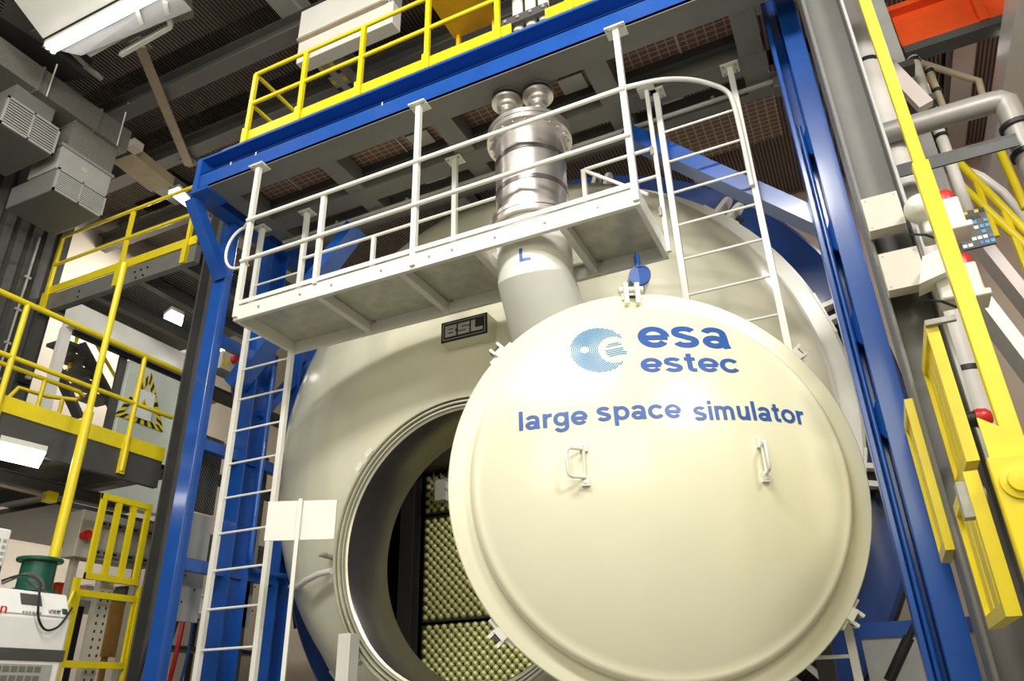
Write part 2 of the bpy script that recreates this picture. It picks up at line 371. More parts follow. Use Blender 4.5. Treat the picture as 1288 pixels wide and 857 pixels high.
# ---- bold grotesque lettering drawn as thick strokes (x-height 1)
def _arc(cx, cy, rx, ry, a0, a1, n=18): return [(cx+rx*math.cos(math.radians(a0+(a1-a0)*k/n)), cy+ry*math.sin(math.radians(a0+(a1-a0)*k/n))) for k in range(n+1)]
SW = .25; H_ = SW/2
def _bowl(x=.52): return _arc(.50, .5, .38, .5-H_+.015, 0, 360, 36)
GLY = {
 'l': (.25+.12, [[(H_+.06, 0), (H_+.06, 1.38)]]),
 'i': (.25+.12, [[(H_+.06, 0), (H_+.06, 1.0)], [(H_+.06, 1.15), (H_+.06, 1.38)]]),
 'r': (.62, [[(H_+.06, 0), (H_+.06, 1.0)], _arc(.52, .50, .34, .38, 180, 92, 10)+[(.62, .885)]]),
 'u': (.98, [[(.18, 1.0), (.18, .40)]+_arc(.46, .40, .28, .29, 180, 360, 14)+[(.74, .5)], [(.78, 1.0), (.78, 0)]]),
 'm': (1.46, [[(.18, 0), (.18, 1.0)], _arc(.44, .60, .26, .29, 180, 0, 14)+[(.70, 0)], _arc(.96, .60, .26, .29, 180, 0, 14)+[(1.22, 0)]]),
 'o': (1.02, [_bowl()]),
 'c': (.95, [_arc(.50, .5, .38, .39, 38, 322, 30)]),
 'e': (1.0, [_arc(.50, .5, .38, .39, 0, 322, 34), [(.13, .47), (.93, .47)]]),
 's': (.92, [_arc(.45, .73, .29, .17, 20, 180, 14)+_arc(.45, .68, .29, .14, 180, 250, 6)+_arc(.45, .30, .30, .17, 75, -10, 8)+_arc(.45, .27, .30, .17, -10, -165, 14)]),
 'a': (.98, [_arc(.46, .68, .30, .215, 165, 20, 12)+[(.76, .62), (.76, .18), (.80, 0)], _arc(.42, .29, .27, .19, 40, 360, 24)+[(.74, .50)]]),
 'g': (1.02, [_arc(.48, .52, .34, .37, 0, 360, 32), [(.82, 1.0), (.82, .0)]+_arc(.49, -.02, .33, .27, 0, -160, 14)]),
 'p': (1.02, [[(.20, 1.0), (.20, -.38)], _arc(.54, .5, .34, .38, 0, 360, 32)]),
 't': (.60, [[(.27, 1.28), (.27, .28)]+_arc(.43, .26, .16, .14, 180, 280, 8)+[(.56, .125)], [(.03, .90), (.55, .90)]]),
 ' ': (.40, []),
}
def stroke_text(txt, x0, x1, zb, xh):
    """verts and faces of a word from x0 to x1, baseline zb, x-height xh"""
    segs = []; x = 0.
    for chx in txt:
        adv, ps = GLY[chx]
        for p in ps: segs.append([(x+a, b) for a, b in p])
        x += adv+.05
    tot = x-.05; sx = (x1-x0)/tot; vs = []; fs = []
    for p in segs:
        closed = math.hypot(p[0][0]-p[-1][0], p[0][1]-p[-1][1]) < .01
        if len(p) == 2: p = [(p[0][0]+(p[1][0]-p[0][0])*k/6, p[0][1]+(p[1][1]-p[0][1])*k/6) for k in range(7)]
        nb = len(vs); n = len(p)
        for i, q in enumerate(p):
            a = p[i-1] if i else (p[-2] if closed else p[0]); b = p[i+1] if i < n-1 else (p[1] if closed else p[-1])
            dx, dz = b[0]-a[0], b[1]-a[1]; L = math.hypot(dx, dz) or 1; nx, nz = -dz/L*H_, dx/L*H_
            for s_ in (1, -1): vs.append((x0+(q[0]+nx*s_)*sx, zb+(q[1]+nz*s_*.92)*xh))
            if i: k = nb+2*i; fs.append((k-2, k-1, k+1, k))
    return vs, fs

# ================================================================== DOOR
dr = thing('chamber_door', 'round cream domed chamber door hanging open with blue lettering', 'door', (-1.279, 5.254, 2.94), rot=(math.radians(2.05), 0, math.radians(25.06)))
RD = 3.2
def dy(r): return -(.39-(RD-math.sqrt(RD*RD-r*r)))
MB().lathe([(1.30, .12), (1.50, .12), (1.53, .10), (1.53, .008), (1.522, 0), (1.385, -.012), (1.36, -.012)], (0,0,0), (0,1,0), 160).build('rim', 'cream', dr, local=True)
prof = [(1.372, -.008), (1.366, -.055)]
rk = 1.30; y1 = dy(rk)
for j in range(1, 9):
    a = j/9*math.pi/2; prof.append((rk+(1.366-rk)*math.cos(a)**.9, -.055+(y1+.055)*math.sin(a)))
for j in range(0, 33): r = rk*(1-j/32); prof.append((max(r, .0005), dy(r)))
MB().lathe(prof, (0,0,0), (0,1,0), 160).build('dome', 'cream', dr, local=True)
MB().lathe([(1.30, .12), (1.2, .02), (.8, -.1), (.0005, -.2)], (0,0,0), (0,1,0), 96).build('inner_skin', 'steel', dr, local=True)
def on_door(vs, fs, name, m, lift=.003, cut=None):
    b = MB(); pts = []
    for x, z in vs: pts.append(V((x, dy(math.hypot(x, z))-lift, z)))
    b.add(pts, fs); return b.build(name, m, dr, smooth=False, local=True)
def door_text(txt, x0, x1, zb, xh, bend=0.):
    vs, fs = stroke_text(txt, x0, x1, zb, xh)
    on_door([(x, z-bend*((x-(x0+x1)/2)/((x1-x0)/2))**2) for x, z in vs], fs, 'lettering', 'letter_blue', .004)
door_text('large', -1.01, -.515, .335, .108)
door_text('space', -.455, .145, .350, .108)
door_text('simulator', .225, 1.075, .340, .108, .012)
door_text('esa', -.08, .64, .945, .205)
door_text('estec', -.095, .65, .725, .125)
# emblem: disc of curved blue stripes round a small planet, white orbit ring with an e of waves
EX, EZ_, ER = -.385, .955, .213
def strip(pts, wd):
    vs = []; fs = []
    for i, p in enumerate(pts):
        a = pts[max(i-1, 0)]; b = pts[min(i+1, len(pts)-1)]; dx, dz = b[0]-a[0], b[1]-a[1]; L = math.hypot(dx, dz) or 1; nx, nz = -dz/L*wd/2, dx/L*wd/2
        vs += [(p[0]+nx, p[1]+nz), (p[0]-nx, p[1]-nz)]
        if i: k = 2*i; fs.append((k-2, k-1, k+1, k))
    return vs, fs
evs, efs = [], []
pcx, pcz = EX-.105, EZ_+.005
ecx, ecz = EX+.115, EZ_-.012
def keep(x, z):
    if math.hypot(x-EX, z-EZ_) > ER: return False
    if math.hypot(x-pcx, z-pcz) < .034: return False
    de = math.hypot(x-ecx, (z-ecz)*1.0)
    if de < .118 and de > .075: return False
    if de <= .075: return False
    return True
for k in range(30):
    rr = .037+k*.0138
    seg = []
    for i in range(181):
        a = 2*math.pi*i/180; x, z = pcx+rr*math.cos(a)*1.05, pcz-.25*rr*0+rr*math.sin(a)
        if keep(x, z): seg.append((x, z))
        else:
            if len(seg) > 2:
                v_, f_ = strip(seg, .0088); nb = len(evs); evs += v_; efs += [tuple(q+nb for q in f) for f in f_]
            seg = []
    if len(seg) > 2:
        v_, f_ = strip(seg, .0088); nb = len(evs); evs += v_; efs += [tuple(q+nb for q in f) for f in f_]
for k in range(7):      # waves inside the e
    zz = ecz+.056-k*.018
    if k == 2: continue
    seg = []
    for i in range(41):
        x = ecx-.075+i*.0045; z = zz+.010*math.sin((x-ecx)*22)
        if math.hypot(x-ecx, zz-ecz) < .072 or (x > ecx and math.hypot(x-EX, z-EZ_) < ER and math.hypot(x-ecx, zz-ecz) < .12 and zz < ecz-.02): seg.append((x, z))
    if len(seg) > 2:
        v_, f_ = strip(seg, .009); nb = len(evs); evs += v_; efs += [tuple(q+nb for q in f) for f in f_]
on_door(evs, efs, 'emblem', 'emblem_blue')
# handles
for x in (-.56, .67):
    zt, zb_ = .185, -.095; yt = dy(math.hypot(x, zt)); h = MB()
    nx = x/RD; r = .012; fold = .85 if x < 0 else .35   # hinged grips folded towards the left
    out = V((nx, -math.sqrt(1-nx*nx), 0)); tl_ = V((-math.sqrt(1-nx*nx), -nx, 0)); mo_out = out; out = (out*math.sqrt(1-fold*fold)+tl_*fold).normalized()
    a = V((x, dy(math.hypot(x, zt-.04)), zt-.04)); b = V((x, dy(math.hypot(x, zb_+.04)), zb_+.04)); pp = .13
    a0_, b0_ = a, b; a = a+mo_out*.03; b = b+mo_out*.03
    pts = [a, a+out*(pp-.035), a+out*(pp-.01)-BZ*.01, a+out*pp-BZ*.035, b+out*pp+BZ*.035, b+out*(pp-.01)+BZ*.01, b+out*(pp-.035), b]
    hd = MB().path(pts, r, 8).tube(a, b, .011, 8).build('handle', 'white', dr, local=True)
    out = mo_out
    for q, s_ in ((a0_, 1), (b0_, -1)):
        mo = MB(); mo.bar(q+BZ*s_*.02-out*.01, q+BZ*s_*.02+out*.03, .055, .07); mo.tube(q+BZ*s_*.03+out*.02, q+BZ*s_*.03+out*.036, .012, 8)
        mo.build('mount', 'white', hd, local=True)
# hanger bracket at the top and locking forks round the rim
def fork(ang, name, mm='offwhite', rr=1.535):
    rd = V((math.cos(ang), 0, math.sin(ang))); tg = V((-math.sin(ang), 0, math.cos(ang))); c = rd*rr; b = MB()
    b.bar(c-rd*.03-tg*.12+BY*.06, c-rd*.03+tg*.12+BY*.06, .07, .09, rd)
    b.bar(c-rd*.01+BY*.04, c+rd*.035+BY*.04, .09, .08, BY)
    for s_ in (-1, 1): b.bar(c+rd*.02+tg*s_*.04+BY*.04, c+rd*.085+tg*s_*.04+BY*.04, .06, .024, tg)
    fo = b.build(name, mm, dr, local=True)
    MB().tube(c+rd*.05-tg*.055+BY*.04, c+rd*.05+tg*.055+BY*.04, .016, 8).build('pin', 'tunnel_steel', fo, local=True)
for a in (math.radians(137), math.radians(39), math.radians(-38), math.radians(-139)): fork(a, 'locking_fork')
hb = MB()
for s_ in (-.045, .045):
    hb.box((s_-.018-.06, -.07, 1.42), (s_+.018-.06, .06, 1.60))
hb.box((-.14, -.02, 1.47), (.02, .1, 1.53)); hb.tube((-.16, -.01, 1.56), (.04, -.01, 1.56), .03, 10)
hgr = hb.build('hanger_bracket', 'offwhite', dr, local=True)
MB().tube((-.12, -.03, 1.49), (0, -.03, 1.49), .012, 8).build('pin', 'black', hgr, local=True)
# blue hoist cylinder
c0 = oY(805, 346, 5.55); c1 = oY(795, 381, 6.35)
hs = thing('hoist_cylinder', 'short dark blue cylinder just above the top of the round door', 'cylinder', c1)
MB().tube(c0, c1, .095, 28).build('barrel', 'blue', hs)
dv = (c1-c0).normalized()
MB().lathe([(.095, 0), (.095, -.012), (.082, -.012), (.082, -.003), (.001, -.003)], c0, dv, 28).build('end_cap', 'blue', hs)
e0 = oY(802, 333, 5.6); MB().tube(e0-BZ*.05, e0+BZ*.09, .028, 14).tube(e0+BZ*.09, e0+BZ*.12, .018, 12).build('fitting', 'blue', hs)

# ================================================================== WHITE WALKWAY
X0, X1, Y0, Y1, ZD = -5.65, -1.13, 5.12, 6.10, 5.45
wk = thing('service_walkway', 'white suspended service walkway with handrails in front of the chamber', 'walkway', (X0, Y0, 5.27))
B((X0, Y0, 5.27), (X1, Y0+.05, ZD)).build('edge_beam', 'white', wk, bevel=.006)
B((X0, Y1-.05, 5.27), (X1, Y1, ZD)).build('edge_beam', 'white', wk, bevel=.006)
B((X0, Y0+.05, 5.27), (X0+.05, Y1-.05, ZD)).build('edge_beam', 'white', wk, bevel=.006)
B((X1-.05, Y0+.05, 5.27), (X1, Y1-.05, ZD)).build('edge_beam', 'white', wk, bevel=.006)
jx = [-4.55, -3.55, -2.72, -1.86]
for x in jx: B((x-.035, Y0+.05, 5.29), (x+.035, Y1-.05, 5.40)).build('joist', 'white', wk, bevel=.004)
xs = [X0+.05]+jx+[X1-.05]
PXc, PYc = -2.31, 5.60
for a, b in zip(xs[:-1], xs[1:]):
    m = MB()
    if a < PXc < b:
        m.box((a, Y0+.05, 5.405), (b, PYc-.40, 5.43)); m.box((a, PYc+.40, 5.405), (b, Y1-.05, 5.43))
        m.box((a, PYc-.40, 5.405), (PXc-.39, PYc+.40, 5.43)); m.box((PXc+.39, PYc-.40, 5.405), (b, PYc+.40, 5.43))
    else: m.box((a+.004, Y0+.05, 5.405), (b-.004, Y1-.05, 5.43))
    m.build('deck_plate', 'galv_deck', wk, smooth=False)
for x in (-5.3, -4.75, -4.35, -3.75, -3.2, -2.95, -2.5, -2.0, -1.5):
    MB().tube((x, Y0-.012, 5.36), (x, Y0, 5.36), .014, 8).build('bolt', 'galv', wk)
for x in jx:
    for s_ in (-.08, .08): MB().tube((x+s_, Y1-.07, 5.385), (x+s_, Y1-.07, 5.405), .018, 8).build('bolt', 'galv', wk)
def hanger(x, y, z0, sz=.058):
    p = B((x-sz/2, y, z0), (x+sz/2, y+sz, 7.325)).build('hanger_post', 'white', wk, bevel=.004)
    pl_ = B((x-.10, y-.04, 7.325), (x+.10, y+sz+.06, 7.345)).build('mount_plate', 'offwhite', p)
    for sx in (-.07, .07): MB().tube((x+sx, y-.015, 7.312), (x+sx, y-.015, 7.325), .014, 8).build('bolt', 'galv', p)
for x in (-5.61, -3.38, -1.155): hanger(x, Y0-.03, 5.30)
for x in (-3.47,): hanger(x, Y1-.06, 5.30)
def hrail(y, z, a, b, r=.024, nm='handrail'): MB().tube((a, y, z), (b, y, z), r, 12).build(nm, 'white', wk)
hrail(Y0-.035, 6.55, X0+.02, X1); hrail(Y0-.035, 6.00, X0+.02, X1)
B((X0+.06, Y0-.02, ZD), (X1-.02, Y0-.005, ZD+.045)).build('toe_board', 'white', wk)
for x in (-4.56,): B((x-.025, Y0-.03, ZD-.02), (x+.025, Y0+.02, 6.55)).build('rail_post', 'white', wk)
hrail(Y1-.03, 6.60, X0+.0, -2.75, .02); hrail(Y1-.03, 6.60, -1.88, X1, .02)
hrail(Y1-.03, 6.24, X0+.0, X1, .018)
for x in (-4.58, -1.9): B((x-.022, Y1-.05, ZD-.02), (x+.022, Y1-.006, 6.6)).build('rail_post', 'white', wk)
MB().bar((-1.88, Y1-.03, 6.58), (-1.25, Y1-.03, 6.05), .03, .03).build('rail_brace', 'white', wk)
# side end rails and curved end guard
pts = [(X0+.05, Y0-.035, 6.55)]
for k in range(0, 13):
    a = math.pi/2+math.pi*k/12; pts.append((X0-.10+.23*math.cos(a), Y0+.05+.0*k, 6.27+.275*math.sin(a)))
pts.append((X0+.05, Y0+.05, 5.99))
MB().path(pts, .017, 8).build('end_guard', 'white', wk)
def arc_pts(c, r, a0, a1, n=10, ax=BX, az=BZ): return [V(c)+ax*(r*math.cos(a0+(a1-a0)*k/n))+az*(r*math.sin(a0+(a1-a0)*k/n)) for k in range(n+1)]
# curved rail joining the walkway to the far ladder
cg = [V((X1, Y0-.035, 6.55)), V((-.85, 5.45, 6.85)), V((-.62, 5.75, 7.02)), V((-.45, 5.95, 7.06)), V((-.33, 6.04, 7.0)), V((-.285, 6.06, 6.85)), V((-.27, 6.06, 6.4)), V((-.27, 6.06, 5.8))]
sm = []
for i in range(len(cg)-1):
    p0, p1, p2, p3 = cg[max(i-1, 0)], cg[i], cg[i+1], cg[min(i+2, len(cg)-1)]
    for k in range(5):
        t = k/5; sm.append(.5*((2*p1)+(p2-p0)*t+(2*p0-5*p1+4*p2-p3)*t*t+(3*p1-p0-3*p2+p3)*t**3))
sm.append(cg[-1]); MB().path(sm, .025, 10).build('end_guard', 'white', wk)

# ================================================================== LADDERS
def ladder(label, xa, xb, y, z0, z1, zfirst, dz, top=7.325):
    t = thing('access_ladder', label, 'ladder', ((xa+xb)/2, y, z0), 'white ladders at the ends of the walkway')
    for x in (xa, xb):
        r = B((x-.03, y-.02, z0), (x+.03, y+.04, top)).build('side_rail', 'white', t, bevel=.004)
        B((x-.09, y-.07, top), (x+.09, y+.09, top+.02)).build('mount_plate', 'offwhite', r)
        for sx in (-.06, .06):
            for sy in (-.04, .06): MB().tube((x+sx, y+sy, top-.012), (x+sx, y+sy, top), .012, 6).build('bolt', 'galv', r)
    z = zfirst
    while z < z1:
        MB().tube((xa+.03, y+.01, z), (xb-.03, y+.01, z), .013, 8).build('rung', 'white', t); z += dz
    return t
ladder('white ladder beside the blue posts, left of the chamber opening', -6.46, -5.70, 6.10, 0, 6.8, .5, .396)
lr = ladder('white ladder passing behind the round open door', -1.03, -.25, 6.10, 0, 7.1, .58, .388)
# intermediate slim posts beside the far ladder
pz = thing('gate_post', 'slim white hinged gate post at the walkway end beside the far ladder', 'post', (-1.11, 6.02, 5.3))
B((-1.13, 6.0, 5.3), (-1.09, 6.04, 7.325)).build('post', 'white', pz)
for z in (5.75, 6.5): MB().tube((-1.135, 5.985, z-.05), (-1.135, 5.985, z+.05), .018, 8).build('hinge', 'galv', pz)
B((-1.20, 5.95, 7.325), (-1.02, 6.11, 7.345)).build('mount_plate', 'offwhite', pz)

# ================================================================== STAINLESS PIPE
pp = thing('exhaust_stack', 'stainless steel cylinder rising through the walkway above a white elbow pipe', 'pipe', (PXc, PYc, 4.3))
pc = (PXc, PYc, 0)
MB().lathe([(.36, 5.72), (.36, 6.76)], pc, BZ, 56).build('barrel', 'steel', pp)
for z in (6.06, 6.44): MB().lathe([(.361, z-.03), (.366, z-.025), (.366, z+.025), (.361, z+.03)], pc, BZ, 56).build('band', 'tunnel_steel', pp)
for z0, z1, rr in ((6.74, 6.79, .445), (6.80, 6.85, .445)): MB().lathe([(.30, z0), (rr, z0), (rr, z1), (.30, z1)], pc, BZ, 56).build('top_flange', 'steel', pp)
MB().lathe([(.36, 6.68), (.40, 6.74)], pc, BZ, 56).build('neck_weld', 'steel', pp)
for k in range(20):
    a = 2*math.pi*k/20; MB().tube((PXc+.405*math.cos(a), PYc+.405*math.sin(a), 6.715), (PXc+.405*math.cos(a), PYc+.405*math.sin(a), 6.865), .016, 8).build('bolt', 'steel', pp)
MB().lathe([(.001, 6.85), (.34, 6.85), (.34, 6.88), (.001, 6.88)], pc, BZ, 40).build('top_plate', 'steel', pp)
for z0, z1 in ((5.64, 5.69), (5.70, 5.745)): MB().lathe([(.30, z0), (.42, z0), (.42, z1), (.30, z1)], pc, BZ, 56).build('base_flange', 'steel', pp)
for dx, dyy, hh in ((-.17, -.16, .0), (.16, -.10, .0)):
    c = (PXc+dx, PYc+dyy, 0)
    MB().lathe([(.06, 6.86), (.06, 7.08), (.085, 7.10), (.085, 7.16), (.11, 7.18), (.11, 7.22), (.165, 7.235), (.165, 7.265), (.12, 7.27)], c, BZ, 36).build('neck', 'steel', pp)
    MB().lathe([(.12, 7.272), (.15, 7.272), (.15, 7.29), (.12, 7.30)], c, BZ, 36).build('gasket', 'black', pp)
    MB().lathe([(.10, 7.295), (.165, 7.30), (.165, 7.335), (.13, 7.345), (.13, 7.83)], c, BZ, 36).build('riser', 'tunnel_steel', pp)
# white elbow: vertical top then bent back into the head
mz = 5.10; el = MB(); nn = 56; d2 = V((0, .62, -.78)).normalized(); mpl = (V((0,0,-1))+d2).normalized(); rw = []
r0 = .362
ringT = [V((PXc+r0*math.cos(2*math.pi*i/nn), PYc+r0*math.sin(2*math.pi*i/nn), 5.66)) for i in range(nn)]
ringM = []
for p in ringT:
    c = V((PXc, PYc, mz)); t = (c-p).dot(mpl)/(V((0,0,-1)).dot(mpl)); ringM.append(p+V((0,0,-1))*t)
ringB = [p+d2*1.5+(p-V((PXc, PYc, mz))).normalized()*.06 for p in ringM]
upv = MB().add(ringT+ringM, [(i, (i+1) % nn, nn+(i+1) % nn, nn+i) for i in range(nn)]).build('elbow_top', 'offwhite', pp)
MB().add(ringM+ringB, [(i, (i+1) % nn, nn+(i+1) % nn, nn+i) for i in range(nn)]).build('elbow_leg', 'offwhite', pp)
# letter L painted on the elbow
lp = oY(659, 320, PYc-r0); ll = MB()
def on_cyl(u, z): a = u/r0; return V((PXc+(r0+.003)*math.sin(a), PYc-(r0+.003)*math.cos(a), z))
u0 = math.asin(max(-1, min(1, (lp[0]-PXc)/r0)))*r0
for (ua, ub, za, zc) in ((u0-.045, u0-.015, lp[2]-.065, lp[2]+.075), (u0-.045, u0+.06, lp[2]-.065, lp[2]-.035)):
    q = []
    for i in range(5): q.append(on_cyl(ua+(ub-ua)*i/4, za))
    for i in range(5): q.append(on_cyl(ub+(ua-ub)*i/4, zc))
    ll.add(q, [(i, i+1, 8-i, 9-i) for i in range(4)])
ll.build('lettering', 'letter_blue', upv, smooth=False)

# ================================================================== BLUE FRAME
bf = thing('gantry', 'blue painted steel gantry of columns and beams around the chamber', 'gantry', (-6.77, 5.9, 0))
FZ0, FZ1 = 7.35, 7.84
m = MB(); m.box((-6.65, 5.12, FZ0), (3.0, 5.44, FZ0+.03)); m.box((-6.65, 5.12, FZ0), (3.0, 5.15, 7.60)); m.box((-6.65, 5.30, 7.60), (3.0, 5.34, FZ1-.02)); m.box((-6.65, 5.12, 7.58), (3.0, 5.34, 7.605))
m.box((-6.65, 5.105, FZ1-.03), (3.0, 5.44, FZ1))
m.build('front_beam', 'blue', bf, smooth=False)
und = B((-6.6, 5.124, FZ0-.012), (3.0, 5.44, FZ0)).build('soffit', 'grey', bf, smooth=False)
for x in (-6.1, -5.7, -3.87): B((x-.006, 5.112, 7.55), (x+.006, 5.12, 7.60)).build('mark', 'white', bf, smooth=False)
MB().box((-6.72, 5.10, FZ0-.04), (-6.42, 5.44, FZ0+.0)).box((-6.68, 5.1, FZ0), (-6.60, 5.44, FZ1)).build('end_plate', 'blue', bf, smooth=False)
B((-6.82, 5.2, FZ0), (-6.60, 7.6, FZ0+.3)).build('side_beam', 'blue', bf, smooth=False)
CX = -6.77
def hcol(x, y, z1, nm='column', wd=.24, ht=.30, m='blue', par=None):
    return MB().ibeam((x, y, 0), (x, y, z1), wd, ht, .022, (0,1,0)).build(nm, m, par or bf, smooth=False)
B((CX-.15, 5.84, 0), (CX+.06, 5.97, FZ0)).build('column', 'blue', bf, bevel=.01)
ya = oX(275, 836, CX)[1]; yb = oX(339, 836, CX)[1]
hcol(CX, ya, 7.6); hcol(CX, yb, 7.6)
MB().bar((CX, 5.20, FZ0-.02), (CX, 5.85, 6.50), .12, .17, (1,0,0)).build('knee_brace', 'blue', bf)
for px, py in ((253, 553), (229, 703)):
    z = oX(px, py, CX)[2]-.05; B((CX-.05, 5.97, z-.065), (CX+.05, yb, z+.065)).build('cross_beam', 'blue', bf, smooth=False)
z = oX(300, 440, CX)[2]; B((CX-.05, 5.97, z-.065), (CX+.05, ya, z+.065)).build('cross_beam', 'blue', bf, smooth=False)
MB().bar((CX, ya+.1, 4.9), (CX, ya+.9, 6.0), .1, .16, (1,0,0)).build('knee_brace', 'blue', bf)
pts = [(CX+.16, ya+.10, 5.6), (CX+.16, ya+.10, 3.2), (CX+.16, ya+.13, 3.06), (CX+.16, ya+.22, 3.0), (CX+.16, yb+.3, 3.0)]
MB().path(pts, .035, 10).build('pipe_run', 'blue', bf)
# right column (H section) with stiffeners
m = MB().box((.29, 5.72, 0), (.46, 6.12, 10.75)); m.box((.20, 5.98, 0), (.29, 6.02, 10.75)); m.box((.165, 5.76, 0), (.205, 6.12, 10.75))
m.build('column', 'blue', bf, bevel=.006)
MB().tube((.232, 5.80, 0), (.232, 5.80, 6.1), .02, 10).build('pipe_run', 'blue', bf)
for z in (3.3, 4.05, 4.9, 5.9):
    MB().prism([(.206, 5.90, z), (.289, 5.76, z+.18), (.289, 5.76, z-.16)], (0, .03, 0)).build('stiffener', 'blue', bf, smooth=False)
for s_, xc in ((1, .20), (-1, CX+.15)):
    a = V((xc+s_*.22, 6.40, 5.45-.23)); b = V((xc-s_*1.65, 6.40, 7.15)) if s_ == 1 else V((xc+1.5, 6.40, 7.1))
    MB().bar(a, b, .16, .26, (0,1,0)).build('knee_brace', 'blue', bf)

# ------------------------------------------------------------------ deck above the walkway
dk = thing('overhead_deck', 'dark grey overhead deck of beams and brown mesh above the walkway', 'deck', (-3.2, 5.9, 7.35))
B((-6.6, 6.05, 7.35), (.12, 6.30, 7.62)).build('beam', 'grey', dk, smooth=False)
for x in (-6.35, -4.87, -3.30, -1.49, -.02):
    B((x-.12, 5.44, 7.355), (x+.12, 6.05, 7.6)).build('cross_beam', 'grey', dk, smooth=False)
    B((x-.12, 6.30, 7.355), (x+.12, 6.62, 7.6)).build('cross_beam', 'grey', dk, smooth=False)
B((-6.6, 6.62, 7.37), (.12, 6.74, 7.62)).build('beam', 'grey', dk, smooth=False)
MB().tube((-6.4, 6.46, 7.30), (.12, 6.46, 7.30), .025, 8).build('conduit', 'lightgrey', dk)
for x in (-5.5, -4.4, -2.9, -2.2, -1.2, -.5): MB().tube((x, 6.46, 7.28), (x, 6.46, 7.36), .02, 8).build('conduit_clip', 'galv', dk)
B((-1.4, 6.74, 7.40), (.12, 7.5, 7.43)).build('mesh_panel', 'mesh_brown', dk, smooth=False)
xs = [-6.58, -4.87, -3.30, -1.49, .12]
for a, b in zip(xs[:-1], xs[1:]):
    B((a, 5.44, 7.64), (b-.01, 5.97, 7.67)).build('mesh_panel', 'mesh_brown', dk, smooth=False)
    B((a, 5.97, 7.86), (b-.01, 6.05, 7.89)).build('mesh_panel', 'dark', dk, smooth=False)
    B((a, 6.05, 7.86), (b-.01, 6.74, 7.89)).build('mesh_panel', 'dark', dk, smooth=False)
    B((a+.12, 5.97, 7.52), (b-.12, 6.04, 7.86)).build('purlin', 'darkgrey', dk, smooth=False)
    B((a+.5*(b-a)-.01, 5.44, 7.62), (a+.5*(b-a)+.01, 5.97, 7.638)).build('mesh_bar', 'lightgrey', dk, smooth=False)
for x in (-3.95, -2.0): B((x, 5.72, 7.60), (x+.28, 5.95, 7.625)).build('cover_plate', 'lightgrey', dk, smooth=False)
for x, y in ((-2.9, 6.36), (-3.0, 6.36)): B((x, y, 7.30), (x+.03, y+.14, 7.35)).build('bracket', 'galv', dk)

# ================================================================== UPPER DECK RAILING AND GOODS
ur = thing('deck_railing', 'yellow guard railing with toe boards above the blue front beam', 'railing', (-6.02, 5.2, 7.88))
B((-6.3, 5.13, 7.84), (3.0, 5.20, 7.885)).build('track_edge', 'black', ur, smooth=False)
B((-6.3, 5.115, 7.842), (3.0, 5.13, 7.858)).build('track_strip', 'lightgrey', ur, smooth=False)
B((-6.1, 5.22, 7.885), (3.0, 5.25, 7.96)).build('kerb', 'darkgrey', ur, smooth=False)
uy = 5.20
for x in (-6.02, -5.18, -4.29, -3.36, -2.46, -1.62, -.8):
    p = B((x-.03, uy-.02, 7.9), (x+.03, uy+.03, 9.10)).build('post', 'yellow', ur, bevel=.004)
    B((x-.045, uy-.035, 7.88), (x+.045, uy-.02, 8.16)).build('post_foot', 'yellow', p)
for z, nm in ((9.10, 'handrail'), (8.58, 'mid_rail')):
    MB().tube((-6.02, uy, z), (-.2, uy, z), .027, 12).build(nm, 'yellow', ur)
    MB().tube((-6.02, uy, z), (-6.02, 6.05, z), .027, 12).build(nm, 'yellow', ur)
B((-5.99, uy+.0, 7.97), (-2.30, uy+.02, 8.12)).build('toe_board', 'yellow', ur, smooth=False)
B((-1.9, uy+.0, 7.97), (-.2, uy+.02, 8.12)).build('toe_board', 'yellow', ur, smooth=False)
B((-6.04, 5.25, 7.97), (-6.02, 6.0, 8.12)).build('toe_board', 'yellow', ur, smooth=False)
B((-6.05, 6.0, 7.9), (-5.99, 6.06, 9.1)).build('post', 'yellow', ur)
# white panel cabinet behind the rail
a = oY(372, 80, 5.75); b = oY(493, 30, 5.75)
wc = thing('panel_cabinet', 'large white panel cabinet behind the upper yellow railing', 'cabinet', ((a[0]+b[0])/2, 5.9, 7.9))
B((a[0], 5.75, a[2]), (b[0], 5.95, a[2]+.42)).build('body', 'white', wc, bevel=.01)
B((a[0]+.02, 5.70, a[2]+.43), (b[0]-.12, 5.76, 10.75)).build('front_panel', 'white', wc, bevel=.006)
B((a[0]+.01, 5.69, a[2]+.40), (b[0]-.12, 5.76, a[2]+.44)).build('trim_strip', 'tan', wc, smooth=False)
B((b[0]-.10, 5.75, a[2]+.43), (b[0], 5.95, 10.75)).build('side_panel', 'lightgrey', wc, smooth=False)
for x in (a[0]+.2, b[0]-.2): MB().tube((x, 5.9, a[2]+.4), (x, 5.9, 10.95), .02, 8).build('hanger_rod', 'grey', wc)
# yellow plate overhead
q = [oZ(553, 21, 9.5), oZ(572, 49, 9.5), oZ(621, 29, 9.5), oZ(640, 0, 9.5)]
x0 = q[1][0]; yp = thing('deck_hatch', 'amber yellow steel plate behind the upper railing beside three pipes', 'plate', (x0+.5, q[1][1]-.2, 7.9))
B((x0, q[0][1]-.3, 9.5), (q[2][0]+.1, q[1][1], 9.53)).build('plate', 'yellow_panel', yp, smooth=False)
B((x0, q[1][1]-.06, 9.53), (q[2][0]+.1, q[1][1], 9.58)).build('lip', 'yellow_panel', yp, smooth=False)
for x in (x0+.05, q[2][0]): B((x, q[1][1]-.05, 7.89), (x+.05, q[1][1], 9.5)).build('leg', 'yellow_panel', yp)
